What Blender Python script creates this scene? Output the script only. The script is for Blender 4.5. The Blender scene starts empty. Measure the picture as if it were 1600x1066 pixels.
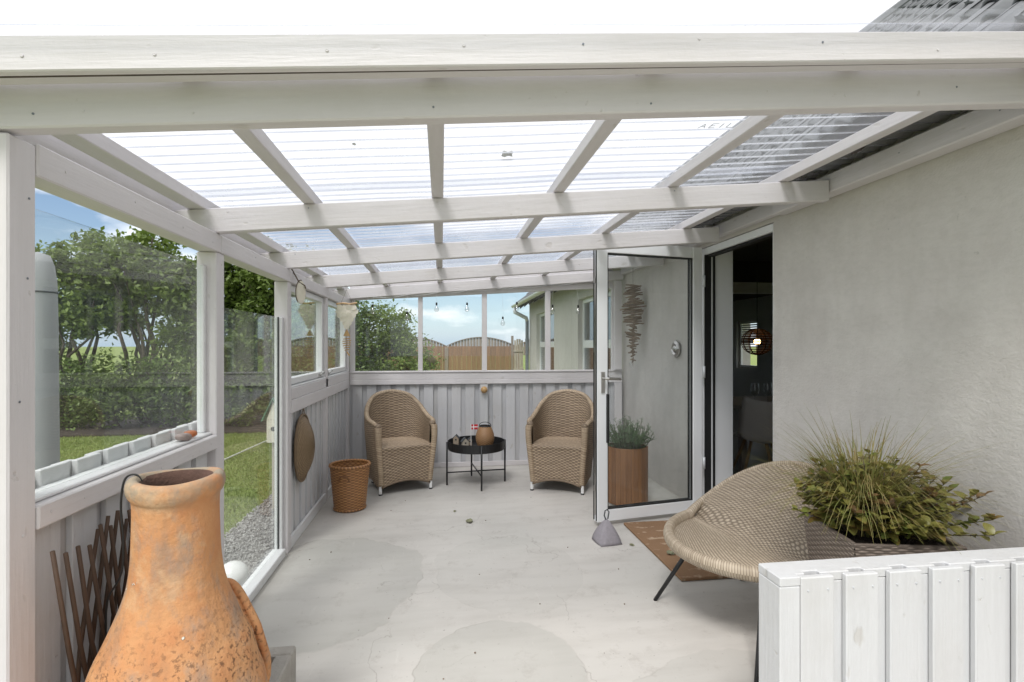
import bpy, math, random
import numpy as np
from mathutils import Vector, Matrix
R = math.radians
random.seed(7)
rng = np.random.default_rng(11)
scene = bpy.context.scene
C = scene.collection

# ------------------------------------------------------------------ camera, sky, sun, exposure
cam_d = bpy.data.cameras.new('camera')
cam = bpy.data.objects.new('camera', cam_d); C.objects.link(cam)
cam.location = (0, 0, 1.30)
cam.rotation_euler = (R(90), 0, -math.atan(110/805))
cam_d.sensor_width = 36; cam_d.lens = 36*805/1600
cam_d.shift_y = 7/1600
cam_d.clip_start = .02; cam_d.clip_end = 2000
scene.camera = cam

SUN_EL, SUN_AZ = R(52), R(-155)          # azimuth of the sun, clockwise from +Y
world = bpy.data.worlds.new('World'); scene.world = world; world.use_nodes = True
wt = world.node_tree; wt.nodes.clear()

class G:
    """tiny node-graph helper"""
    def __init__(s, nt): s.nt = nt
    def n(s, typ, ins=None, **props):
        nd = s.nt.nodes.new(typ)
        for k, v in props.items(): setattr(nd, k, v)
        for k, v in (ins or {}).items():
            sock = nd.inputs[k]
            if isinstance(v, bpy.types.NodeSocket): s.nt.links.new(v, sock)
            elif isinstance(v, bpy.types.Node): s.nt.links.new(v.outputs[0], sock)
            else:
                if isinstance(v, (tuple, list)) and len(v) == 3 and sock.type == 'RGBA': v = (*v, 1)
                sock.default_value = v
        return nd
    def m(s, op, a, b=0.0, c=0.0, clamp=False):
        return s.n('ShaderNodeMath', {0: a, 1: b, 2: c}, operation=op, use_clamp=clamp).outputs[0]
    def mix(s, f, a, b, mode='MIX'):
        nd = s.n('ShaderNodeMix', data_type='RGBA', blend_type=mode)
        for i, v in ((0, f), (6, a), (7, b)):
            if isinstance(v, bpy.types.NodeSocket): s.nt.links.new(v, nd.inputs[i])
            else:
                if isinstance(v, (tuple, list)) and len(v) == 3: v = (*v, 1)
                nd.inputs[i].default_value = v
        return nd.outputs[2]
    def ramp(s, f, stops):
        nd = s.n('ShaderNodeValToRGB', {0: f}); cr = nd.color_ramp
        while len(cr.elements) < len(stops): cr.elements.new(.5)
        for e, (p, c) in zip(cr.elements, stops):
            e.position = p; e.color = (c, c, c, 1) if not isinstance(c, tuple) else (*c, 1)
        return nd.outputs[0]

g = G(wt)
sky = g.n('ShaderNodeTexSky', sky_type='NISHITA', sun_disc=False, sun_elevation=SUN_EL, sun_rotation=SUN_AZ,
          air_density=1.0, dust_density=1.0, ozone_density=1.5)
geo = g.n('ShaderNodeTexCoord').outputs['Generated']
sep = g.n('ShaderNodeSeparateXYZ', {0: geo})
zc = g.m('MAXIMUM', sep.outputs[2], 0.02)
cx = g.m('DIVIDE', sep.outputs[0], g.m('ADD', zc, .30)); cy = g.m('DIVIDE', sep.outputs[1], g.m('ADD', zc, .30))
cv = g.n('ShaderNodeCombineXYZ', {0: cx, 1: cy, 2: 0.0})
noi = g.n('ShaderNodeTexNoise', {'Vector': cv, 'Scale': 1.7, 'Detail': 8.0, 'Roughness': .52})
deck = g.ramp(sep.outputs[2], [(.20, 0.0), (.31, 1.0)])
dens = g.m('ADD', noi.outputs[0], g.m('MULTIPLY', deck, .6))
mask = g.ramp(dens, [(.50, 0.0), (.66, 1.0)])
horizon = g.ramp(sep.outputs[2], [(.0, 1.0), (.16, 0.0)])
cloudc = g.mix(g.ramp(noi.outputs[0], [(.35, 0.0), (.75, 1.0)]), (9.0, 9.1, 9.3), (10.6, 10.6, 10.6))
base = g.mix(g.m('MULTIPLY', horizon, .45), sky.outputs[0], (5.6, 7.6, 10.4))
skyc = g.mix(mask, base, cloudc)
bg = g.n('ShaderNodeBackground', {'Color': skyc, 'Strength': 0.096})
g.n('ShaderNodeOutputWorld', {'Surface': bg})

sun_d = bpy.data.lights.new('sun', 'SUN'); sun_d.energy = 2.0; sun_d.angle = R(16); sun_d.color = (1, .975, .94)
sun = bpy.data.objects.new('sun', sun_d); C.objects.link(sun)
sd = Vector((math.sin(SUN_AZ)*math.cos(SUN_EL), math.cos(SUN_AZ)*math.cos(SUN_EL), math.sin(SUN_EL)))
sun.rotation_euler = sd.to_track_quat('Z', 'Y').to_euler()
sun.location = (-4, -6, 8)
vs = scene.view_settings
vs.view_transform = 'Standard'; vs.look = 'None'; vs.gamma = 1; vs.exposure = 0.54; vs.use_curve_mapping = False
scene.cycles.max_bounces = 10; scene.cycles.transparent_max_bounces = 24
scene.cycles.diffuse_bounces = 6; scene.cycles.glossy_bounces = 4; scene.cycles.transmission_bounces = 6
scene.cycles.sample_clamp_indirect = 6; scene.cycles.use_denoising = True

# ------------------------------------------------------------------ materials
def newmat(name):
    m = bpy.data.materials.new(name); m.use_nodes = True; m.node_tree.nodes.clear(); return m, G(m.node_tree)
def finish(m, g, col, rough=.5, bump=None, bstr=.3, bdist=.002, metal=0.0, spec=.5, trans=None, **kw):
    ins = {'Base Color': col, 'Roughness': rough, 'Metallic': metal, 'Specular IOR Level': spec}
    ins.update(kw)
    if bump is not None:
        ins['Normal'] = g.n('ShaderNodeBump', {'Height': bump, 'Strength': bstr, 'Distance': bdist}).outputs[0]
    p = g.n('ShaderNodeBsdfPrincipled', ins)
    out = p.outputs[0]
    if trans:
        t = g.n('ShaderNodeBsdfTranslucent', {'Color': col})
        out = g.n('ShaderNodeMixShader', {0: trans, 1: p, 2: t}).outputs[0]
    g.n('ShaderNodeOutputMaterial', {'Surface': out}); return m
def coords(g, scale=(1, 1, 1), jitter=0.0, src='Object', tilt=0.0):
    v = g.n('ShaderNodeTexCoord').outputs[src]
    if tilt: v = g.n('ShaderNodeMapping', {'Vector': v, 'Rotation': (0, tilt, 0)}).outputs[0]
    if jitter:
        r = g.n('ShaderNodeObjectInfo').outputs['Random']
        v = g.n('ShaderNodeVectorMath', {0: v, 1: g.n('ShaderNodeCombineXYZ', {0: g.m('MULTIPLY', r, 31.), 1: g.m('MULTIPLY', r, 57.), 2: g.m('MULTIPLY', r, 83.)})}, operation='ADD').outputs[0]
    return g.n('ShaderNodeMapping', {'Vector': v, 'Scale': scale}).outputs[0]
def noise(g, v, scale, detail=4.0, rough=.55, dist=0.0):
    return g.n('ShaderNodeTexNoise', {'Vector': v, 'Scale': scale, 'Detail': detail, 'Roughness': rough, 'Distortion': dist}).outputs[0]

def paint(name, base, axis='x', rough=.5, wear=.5, tilt=0.0):
    m, g = newmat(name)
    st = {'x': (1, 14, 14), 'y': (14, 1, 14), 'z': (14, 14, 1)}[axis]
    v = coords(g, st, 1, tilt=tilt); kst = {'x': (.5, 1.2, 1.2), 'y': (1.2, .5, 1.2), 'z': (1.2, 1.2, .5)}[axis]; kn = coords(g, kst, 1, tilt=tilt); v1 = coords(g, (1, 1, 1), 1)
    grain = noise(g, v, 5., 6.); blot = noise(g, v1, 3.5, 5.); gl = g.ramp(noise(g, v, 2.2, 6., .7), [(.35, 0.0), (.75, 1.0)])
    chip = g.ramp(noise(g, v1, 26., 3.), [(.72, 0.0), (.77, 1.0)])
    knot = g.ramp(noise(g, kn, 21., 2., .4), [(.70, 0.0), (.76, 1.0)])
    dirt = g.ramp(noise(g, v1, 1.3, 6., .7), [(.45, 0.0), (.8, 1.0)])
    c = g.mix(g.m('MULTIPLY', blot, .35), base, tuple(x*.84 for x in base))
    rnd = g.n('ShaderNodeObjectInfo').outputs['Random']
    c = g.mix(g.m('MULTIPLY', rnd, .16), c, tuple(x*.82 for x in base))
    c = g.mix(g.m('MULTIPLY', gl, .3), c, tuple(x*.74 for x in base))
    c = g.mix(g.m('MULTIPLY', dirt, .5*wear), c, (.42, .38, .32))
    c = g.mix(g.m('MULTIPLY', chip, .6*wear), c, (.30, .25, .19))
    c = g.mix(g.m('MULTIPLY', knot, .55*wear), c, (.36, .32, .26))
    hb = g.m('ADD', g.m('ADD', g.m('MULTIPLY', grain, .7), g.m('MULTIPLY', noise(g, v1, 40., 3.), .3)), g.m('MULTIPLY', g.m('ADD', knot, chip), -.5))
    return finish(m, g, c, g.m('ADD', rough-.1, g.m('MULTIPLY', blot, .25)), hb, .6, .004)
BM = (.672, .645, .652)
P_X = paint('painted timber across', BM, 'x'); P_S = paint('painted sloping timber', BM, 'x', tilt=math.atan(.0857)); P_Y = paint('painted timber along', BM, 'y'); P_Z = paint('painted timber upright', BM, 'z')
P_W = paint('white gloss timber', (.76, .765, .77), 'y', .35, .25)
P_WX = paint('white parapet timber', (.63, .635, .645), 'z', .45, .6)
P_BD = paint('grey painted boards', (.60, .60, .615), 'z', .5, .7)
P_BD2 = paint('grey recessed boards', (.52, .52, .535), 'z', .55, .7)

def simple(name, col, rough=.5, metal=0.0, var=.15, scale=12., bstr=.15, bdist=.002, **kw):
    m, g = newmat(name); v = coords(g, jitter=1)
    n1 = noise(g, v, scale, 5.)
    c = g.mix(n1, tuple(x*(1+var) for x in col), tuple(x*(1-var) for x in col))
    return finish(m, g, c, rough, noise(g, v, scale*6, 3.), bstr, bdist, metal, **kw)
M_BLACK = simple('black powder coated metal', (.012, .012, .013), .42)
M_DARK = simple('black rubber', (.012, .012, .012), .6)
M_STEEL = simple('brushed steel', (.55, .54, .52), .3, 1.0, .08)
M_ZINC = simple('zinc grey metal', (.22, .24, .27), .45, .6)
M_PVC = simple('white window frame', (.80, .81, .82), .3, 0, .02, 4., .03)
M_GUT = simple('pale gutter', (.62, .64, .66), .35, .2, .08)
M_COVER = simple('grey cover cloth', (.30, .31, .325), .7, 0, .12, 3., .3, .004)
M_WHITE = simple('white ceramic', (.75, .75, .74), .4, 0, .05)
M_FABRIC = simple('grey linen', (.27, .25, .27), .9, 0, .2, 60., .4)
M_STRAP = simple('dark strap', (.05, .055, .06), .8)
M_SHELL = simple('cream shell', (.72, .68, .58), .4, 0, .14, 30., .2, **{'Subsurface Weight': .15, 'Subsurface Radius': (.02, .015, .01)})
M_CORD = simple('brown cord', (.14, .11, .08), .8)
M_RED = simple('red flag cloth', (.42, .012, .02), .7, 0, .05)
M_FLAGW = simple('white flag cloth', (.8, .8, .8), .7, 0, .02)
M_STONE = simple('grey stone block', (.33, .31, .28), .9, 0, .35, 9., .8, .006)
M_SOIL = simple('dark soil', (.045, .032, .025), .95, 0, .4, 8., 1., .02)
M_DRIFT = simple('driftwood', (.19, .145, .105), .85, 0, .45, 14., .5, .003)
M_KNOB = simple('varnished wood', (.48, .30, .13), .4, 0, .2, 14.)
M_BAMB = simple('brown willow stick', (.075, .042, .025), .7, 0, .5, 14., .5, .002)
M_ROOFWD = simple('dark roof timber', (.05, .04, .034), .85, 0, .4, 5., .5)
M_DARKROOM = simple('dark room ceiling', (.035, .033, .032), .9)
M_ROOM = simple('room wall paint', (.66, .66, .65), .8, 0, .04, 2.)
M_ROOMW = simple('white room trim', (.55, .55, .55), .5, 0, .03)
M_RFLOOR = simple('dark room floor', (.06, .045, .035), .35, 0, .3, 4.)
M_SEAT = simple('pale grey seat shell', (.42, .40, .38), .5, 0, .03)
M_TABLE = simple('pale table top', (.40, .37, .34), .45, 0, .1)
M_OAK = simple('light oak leg', (.33, .22, .12), .5, 0, .2)
M_LAMP = simple('woven lamp shade', (.10, .045, .022), .7, 0, .4, 40., .6)
M_SNAIL1 = simple('grey snail shell', (.30, .24, .22), .35, 0, .4, 60.)
M_SNAIL2 = simple('orange snail shell', (.42, .13, .04), .3, 0, .4, 60.)
M_GREEN = simple('green painted roof', (.10, .26, .16), .5)
M_PALEWD = simple('pale weathered wood', (.40, .35, .28), .8, 0, .25, 14.)
M_GAPSHADE = simple('painted gap shade', (.075, .06, .048), .9, 0, .6, 9.)
M_CARD = simple('weathered toy house', (.30, .24, .18), .7, 0, .35, 50.)
M_ROPE = simple('white rope', (.6, .6, .55), .8)
M_DRYLEAF = simple('dry leaf', (.24, .24, .15), .8, 0, .35, 60., .5, .002)

def emis(name, col, st):
    m, g = newmat(name); g.n('ShaderNodeOutputMaterial', {'Surface': g.n('ShaderNodeEmission', {'Color': col, 'Strength': st})}); return m
M_BULB = emis('lit bulb', (1., .62, .25), 9.)

# plaster
def plaster():
    m, g = newmat('grey render'); v = coords(g)
    big = noise(g, v, .9, 6., .6); mid = noise(g, v, 5., 6., .65); fine = noise(g, v, 90., 4.)
    strk = noise(g, coords(g, (3, 3, .5)), 3., 5.)
    c = g.mix(g.ramp(big, [(.3, 0.0), (.7, 1.0)]), (.61, .58, .552), (.51, .484, .457))
    c = g.mix(g.m('MULTIPLY', g.ramp(mid, [(.38, 0.0), (.66, 1.0)]), .5), c, (.64, .62, .585))
    c = g.mix(g.m('MULTIPLY', g.ramp(strk, [(.45, 0.0), (.75, 1.0)]), .22), c, (.40, .38, .345))
    spot = g.ramp(noise(g, v, 38., 2.), [(.73, 0.0), (.78, 1.0)])
    c = g.mix(g.m('MULTIPLY', spot, .35), c, (.26, .25, .23))
    g2 = noise(g, coords(g, (1, 1, 2.2)), 24., 5., .7); c = g.mix(g.m('MULTIPLY', g.ramp(g2, [(.42, 0.0), (.68, 1.0)]), .28), c, (.42, .405, .37))
    h = g.m('ADD', g.m('ADD', g.m('MULTIPLY', mid, .5), g.m('MULTIPLY', g2, .3)), g.m('MULTIPLY', fine, .25))
    return finish(m, g, c, .88, h, .6, .012)
M_PLAST = plaster()

def concrete():
    m, g = newmat('worn concrete'); v = coords(g)
    wob = noise(g, v, 2.6, 4.); wob2 = noise(g, v, 14., 4.)
    sx = g.n('ShaderNodeSeparateXYZ', {0: v})
    big = noise(g, v, .8, 6., .6); mid = noise(g, v, 3.2, 6., .6); fine = noise(g, v, 160., 3.)
    c = g.mix(g.ramp(big, [(.35, 0.0), (.65, 1.0)]), (.555, .525, .49), (.45, .445, .415))
    c = g.mix(g.m('MULTIPLY', g.ramp(mid, [(.4, 0.0), (.72, 1.0)]), .7), c, (.56, .53, .50))
    c = g.mix(g.m('MULTIPLY', g.ramp(noise(g, coords(g, (1, 4, 1)), 2.2, 5.), [(.45, 0.0), (.75, 1.0)]), .5), c, (.40, .375, .345))
    edges = None
    for (px, py, rx, ry, k) in [(-.68, 2.92, .57, .66, .34), (.24, 2.02, .33, .40, .32), (.38, 2.98, .42, .50, .12), (1.1, 1.55, .5, .5, .2), (-.2, 4.4, .6, .3, .12)]:
        dx = g.m('DIVIDE', g.m('SUBTRACT', sx.outputs[0], px), rx); dy = g.m('DIVIDE', g.m('SUBTRACT', sx.outputs[1], py), ry)
        d = g.m('SQRT', g.m('ADD', g.m('MULTIPLY', dx, dx), g.m('MULTIPLY', dy, dy)))
        d = g.m('ADD', d, g.m('ADD', g.m('MULTIPLY', g.m('SUBTRACT', wob, .5), .45), g.m('MULTIPLY', g.m('SUBTRACT', wob2, .5), .06)))
        inside = g.ramp(d, [(.0, .35), (.985, 1.0), (1.0, 0.0)])
        c = g.mix(g.m('MULTIPLY', inside, k*1.15), c, (.345, .34, .31))
        rim = g.m('MULTIPLY', g.ramp(g.m('ABSOLUTE', g.m('SUBTRACT', d, 1.0)), [(0, 1.0), (.014, 0.0)]), g.ramp(mid, [(.4, .1), (.6, 1.0)]))
        c = g.mix(g.m('MULTIPLY', rim, min(1.0, k*1.7)), c, (.25, .23, .20))
    crack = g.n('ShaderNodeTexVoronoi', {'Vector': g.n('ShaderNodeVectorMath', {0: v, 1: g.n('ShaderNodeTexNoise', {'Vector': v, 'Scale': 3., 'Detail': 5.}).outputs[1]}, operation='ADD').outputs[0], 'Scale': .75}, feature='DISTANCE_TO_EDGE').outputs[0]
    cr = g.m('MULTIPLY', g.ramp(crack, [(0., 1.0), (.0045, 0.0)]), g.ramp(noise(g, v, 1.7, 3.), [(.49, 0.0), (.54, 1.0)]))
    c = g.mix(g.m('MULTIPLY', cr, .6), c, (.26, .23, .21))
    scuff = g.ramp(noise(g, coords(g, (9, 1.5, 1)), 2.6, 8., .75), [(.60, 0.0), (.68, 1.0)])
    c = g.mix(g.m('MULTIPLY', scuff, .30), c, (.62, .60, .565))
    pit = g.ramp(noise(g, v, 7., 9., .8), [(.54, 0.0), (.64, 1.0)])
    c = g.mix(g.m('MULTIPLY', pit, .42), c, (.36, .33, .30))
    # grime and wall-side shade, both mixed into the floor colour
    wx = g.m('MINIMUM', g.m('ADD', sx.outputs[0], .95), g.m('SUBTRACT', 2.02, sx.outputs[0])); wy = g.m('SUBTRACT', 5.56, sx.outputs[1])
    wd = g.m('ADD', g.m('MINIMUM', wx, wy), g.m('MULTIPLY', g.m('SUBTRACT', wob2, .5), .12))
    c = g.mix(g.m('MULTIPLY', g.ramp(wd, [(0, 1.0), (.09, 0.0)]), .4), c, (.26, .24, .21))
    speck = g.ramp(noise(g, v, 55., 2.), [(.70, 0.0), (.74, 1.0)])
    c = g.mix(g.m('MULTIPLY', speck, .5), c, (.17, .15, .13))
    h = g.m('ADD', g.m('MULTIPLY', mid, .8), g.m('ADD', g.m('MULTIPLY', fine, .1), g.m('MULTIPLY', cr, -.2)))
    return finish(m, g, c, g.m('ADD', .48, g.m('MULTIPLY', mid, .3)), h, .3, .006, spec=.35)
M_CONC = concrete()

def glassy(name, tint=(.93, .95, .94), f0=.05, milk=0.0, dirt=0.0, rough=0.0, path=0.0):
    m, g = newmat(name)
    fc = g.n('ShaderNodeLayerWeight', {'Blend': .5}).outputs['Facing']
    fr = g.m('ADD', f0, g.m('MULTIPLY', g.m('POWER', fc, 5.0), 1-f0))
    if path:   # light crosses more plastic where the wave is steep to it
        k = g.m('DIVIDE', path, g.m('MAXIMUM', g.m('SUBTRACT', 1.0, fc), .08))
        tr = [g.m('POWER', x, k) for x in tint]; tint = g.n('ShaderNodeCombineXYZ', {0: tr[0], 1: tr[1], 2: tr[2]}).outputs[0]
    t = g.n('ShaderNodeBsdfTransparent', {'Color': tint}); gl = g.n('ShaderNodeBsdfGlossy', {'Roughness': rough, 'Color': (1, 1, 1)})
    s = g.n('ShaderNodeMixShader', {0: fr, 1: t, 2: gl})
    if milk:
        v = coords(g); dm = g.m('MULTIPLY', g.ramp(noise(g, v, 2.5, 6., .65), [(.3, .4), (.75, 1.0)]), milk)
        d = g.n('ShaderNodeMixShader', {0: .6, 1: g.n('ShaderNodeBsdfDiffuse', {'Color': (.75, .77, .8)}), 2: g.n('ShaderNodeBsdfTranslucent', {'Color': (.85, .87, .9)})})
        s = g.n('ShaderNodeMixShader', {0: dm, 1: s, 2: d})
    g.n('ShaderNodeOutputMaterial', {'Surface': s}); return m
M_GLASS = glassy('window glass', (.95, .965, .96), .03, .02)
M_CLEAR = glassy('clear bulb glass', (.9, .9, .9), .12)
M_SHEET = glassy('clear corrugated plastic', (.79, .81, .86), .05, .34, 0, .08, path=.40)
M_PANE = glassy('dark house window glass', (.75, .78, .8), .10)

def weave(name, c1, c2, rough=.6, wrap=False, dark=.8):
    m, g = newmat(name)
    uv = g.n('ShaderNodeTexCoord').outputs['UV']; s = g.n('ShaderNodeSeparateXYZ', {0: uv})
    row = g.m('FLOOR', s.outputs[1]); seg = g.m('FLOOR', g.m('MULTIPLY', g.m('ADD', s.outputs[0], row), .5))
    w = g.n('ShaderNodeTexWhiteNoise', {'Vector': g.n('ShaderNodeCombineXYZ', {0: seg, 1: row, 2: 0.0})}).outputs[0]
    w2 = g.n('ShaderNodeTexWhiteNoise', {'Vector': g.n('ShaderNodeCombineXYZ', {0: 3.0, 1: row, 2: 1.0})}).outputs[0]
    f = g.m('ADD', g.m('MULTIPLY', w, .75), g.m('MULTIPLY', w2, .45))
    c = g.mix(f, c1, tuple(.5*x+.5*y for x, y in zip(c1, c2)))
    # darker stakes, plus crevice shade between strands painted into the colour
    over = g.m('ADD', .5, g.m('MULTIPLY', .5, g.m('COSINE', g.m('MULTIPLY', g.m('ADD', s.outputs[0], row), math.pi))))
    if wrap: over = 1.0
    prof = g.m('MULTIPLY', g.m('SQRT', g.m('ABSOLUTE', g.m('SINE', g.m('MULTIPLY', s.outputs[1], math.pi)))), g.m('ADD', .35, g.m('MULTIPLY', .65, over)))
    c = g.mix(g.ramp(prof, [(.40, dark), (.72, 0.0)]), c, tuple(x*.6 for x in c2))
    v = coords(g, (1, 1, 1)); c = g.mix(g.m('MULTIPLY', noise(g, v, 5., 4.), .3), c, c2)
    fib = noise(g, g.n('ShaderNodeMapping', {'Vector': uv, 'Scale': (1, 9, 1)}).outputs[0], 3., 3.)
    return finish(m, g, c, rough, fib, .3, .002)
W_ARM = weave('grey brown rattan weave', (.57, .44, .31), (.18, .125, .08))
W_RIM = weave('rattan rim', (.55, .43, .30), (.20, .14, .09), .6, True)
W_LRIM = weave('straw coloured wrapped rim', (.54, .455, .35), (.20, .15, .10), .5, True)
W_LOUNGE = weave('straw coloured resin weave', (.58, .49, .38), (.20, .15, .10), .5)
W_POT = weave('grey brown resin weave', (.36, .30, .255), (.17, .135, .11), .5)
W_BASK = weave('orange brown wicker', (.56, .29, .11), (.24, .10, .035), .45)
W_LANT = weave('light wicker', (.46, .27, .13), (.25, .13, .06), .5)
W_STRAW = weave('straw plait', (.40, .29, .17), (.20, .13, .07))

def terracotta():
    m, g = newmat('weathered terracotta'); v = coords(g)
    big = noise(g, v, 5., 5., .6); mid = noise(g, v, 13., 6., .65)
    c = g.mix(g.ramp(big, [(.3, 0.0), (.7, 1.0)]), (.50, .225, .095), (.58, .32, .155))
    c = g.mix(g.m('MULTIPLY', g.ramp(mid, [(.45, 0.0), (.75, 1.0)]), .5), c, (.44, .155, .06))
    grey = g.ramp(noise(g, coords(g, (1.6, 1.6, .8)), 5.5, 6., .7), [(.50, 0.0), (.66, 1.0)])
    c = g.mix(g.m('MULTIPLY', grey, .7), c, (.27, .235, .20))
    z = g.n('ShaderNodeSeparateXYZ', {0: v}).outputs[2]
    moss = g.m('MULTIPLY', g.ramp(z, [(.89, 0.0), (.935, 1.0)]), g.ramp(noise(g, v, 8., 5.), [(.36, 0.0), (.52, 1.0)]))
    c = g.mix(g.m('MULTIPLY', moss, .85), c, (.26, .25, .20))
    lich = g.ramp(noise(g, v, 19., 3., .6), [(.71, 0.0), (.73, 1.0)])
    c = g.mix(lich, c, (.66, .62, .54))
    zone = g.m('MULTIPLY', g.ramp(z, [(.50, 1.0), (.68, 0.0)]), g.ramp(noise(g, v, 4., 3.), [(.36, 0.0), (.5, 1.0)]))
    sp = g.ramp(noise(g, v, 80., 4., .65), [(.53, 0.0), (.62, 1.0)])
    c = g.mix(g.m('MULTIPLY', sp, g.m('MULTIPLY', zone, .8)), c, (.075, .04, .025))
    h = g.m('ADD', g.m('MULTIPLY', mid, .6), g.m('ADD', g.m('MULTIPLY', noise(g, v, 55., 3.), .3), g.m('MULTIPLY', lich, .25)))
    streak = g.ramp(noise(g, coords(g, (7, 7, .9)), 2.2, 6., .65), [(.52, 0.0), (.66, 1.0)])
    c = g.mix(g.m('MULTIPLY', streak, .5), c, (.36, .20, .11))
    pale = g.ramp(noise(g, v, 7., 7., .7), [(.56, 0.0), (.64, 1.0)])
    c = g.mix(g.m('MULTIPLY', pale, .45), c, (.60, .40, .24))
    return finish(m, g, c, .8, h, 1.0, .01, spec=.25)
M_TERRA = terracotta()
M_SOOT = simple('sooty terracotta', (.10, .055, .04), .9, 0, .5, 20., .8, .004)

def planks(name, cols, axis='z', rough=.75):
    m, g = newmat(name)
    st = {'x': (1, 18, 18), 'y': (18, 1, 18), 'z': (18, 18, 1)}[axis]
    v = coords(g, st, 1); r = g.n('ShaderNodeObjectInfo').outputs['Random']
    c = g.mix(r, cols[0], cols[1]); gr = noise(g, v, 3., 6.)
    c = g.mix(g.m('MULTIPLY', g.ramp(gr, [(.35, 0.0), (.7, 1.0)]), .6), c, cols[2])
    return finish(m, g, c, rough, gr, .4, .003)
M_FENCE = planks('brown fence boards', ((.33, .185, .10), (.24, .14, .075), (.15, .09, .05)))
M_FENCE2 = planks('weathered fence slats', ((.31, .26, .21), (.26, .21, .17), (.19, .15, .12)))
M_SLAT = planks('oiled hardwood slats', ((.34, .16, .065), (.24, .11, .045), (.13, .055, .025)), 'z', .45)
M_BARK = planks('bark', ((.10, .075, .055), (.07, .055, .04), (.04, .03, .025)))
M_TILE = simple('grey roof tile', (.17, .175, .185), .5, 0, .3, 7., .4, .004)

def leafmat(name, a, b, c3, trans=.35, rough=.5, scale=2.2):
    m, g = newmat(name); v = coords(g)
    n1 = g.ramp(noise(g, v, scale, 4.), [(.3, 0.0), (.7, 1.0)]); n2 = g.ramp(noise(g, v, 24., 2.), [(.35, 0.0), (.7, 1.0)])
    c = g.mix(n1, a, b); c = g.mix(g.m('MULTIPLY', n2, .6), c, c3)
    return finish(m, g, c, rough, trans=trans)
L_TREE = leafmat('tree leaves', (.09, .15, .025), (.17, .24, .045), (.27, .33, .09))
L_TREE2 = leafmat('dark tree leaves', (.065, .12, .022), (.13, .19, .035), (.22, .28, .07))
L_HEDGE = leafmat('hedge leaves', (.06, .12, .02), (.12, .19, .035), (.21, .28, .065))
L_ROSE = leafmat('rosemary needles', (.11, .18, .085), (.17, .25, .12), (.08, .14, .06), .15, .6, 9.)
L_SEDUM = leafmat('green and russet leaves', (.12, .17, .035), (.22, .25, .06), (.24, .085, .035), .3, .4, 9.)
L_SEDUM2 = leafmat('russet leaves', (.17, .085, .04), (.13, .12, .04), (.22, .10, .05), .3, .4, 9.)
L_BLADE = leafmat('grass blades with tan tips', (.23, .22, .07), (.17, .22, .055), (.34, .19, .10), .25, .6, 7.)
L_LAWN = leafmat('lawn blades', (.15, .23, .035), (.24, .30, .06), (.32, .33, .11), .3, .6, 1.6)

def groundmat():
    m, g = newmat('lawn ground'); v = coords(g)
    n1 = noise(g, v, .5, 6.); n2 = noise(g, v, 30., 4.)
    c = g.mix(g.ramp(n1, [(.35, 0.0), (.65, 1.0)]), (.14, .21, .035), (.21, .26, .06))
    c = g.mix(g.ramp(n2, [(.4, 0.0), (.7, .6)]), c, (.17, .17, .07))
    return finish(m, g, c, .95, n2, .6, .02)
M_LAWN = groundmat()
def gravelmat():
    m, g = newmat('gravel'); v = coords(g)
    c = g.ramp(g.n('ShaderNodeTexVoronoi', {'Vector': v, 'Scale': 55.}).outputs['Color'], [(.1, (.16, .15, .145)), (.5, (.30, .29, .28)), (.9, (.50, .49, .47))])
    return finish(m, g, c, .85)
M_GRAVEL = gravelmat()
def coir():
    m, g = newmat('coir mat'); v = coords(g)
    n1 = noise(g, v, 150., 3.); n2 = noise(g, v, 7., 4.)
    ring = g.n('ShaderNodeTexWave', {'Vector': v, 'Scale': 3.2, 'Distortion': 6., 'Detail': 3., 'Detail Scale': 2.}, wave_type='RINGS').outputs[0]
    c = g.mix(n2, (.30, .18, .10), (.215, .12, .062))
    c = g.mix(g.m('MULTIPLY', g.m('MULTIPLY', g.ramp(ring, [(.82, 0.0), (.93, 1.0)]), g.ramp(noise(g, v, 12., 3.), [(.5, 0.0), (.6, 1.0)])), .6), c, (.55, .42, .30))
    return finish(m, g, c, .95, n1, 1., .006)
M_COIR = coir()

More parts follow.
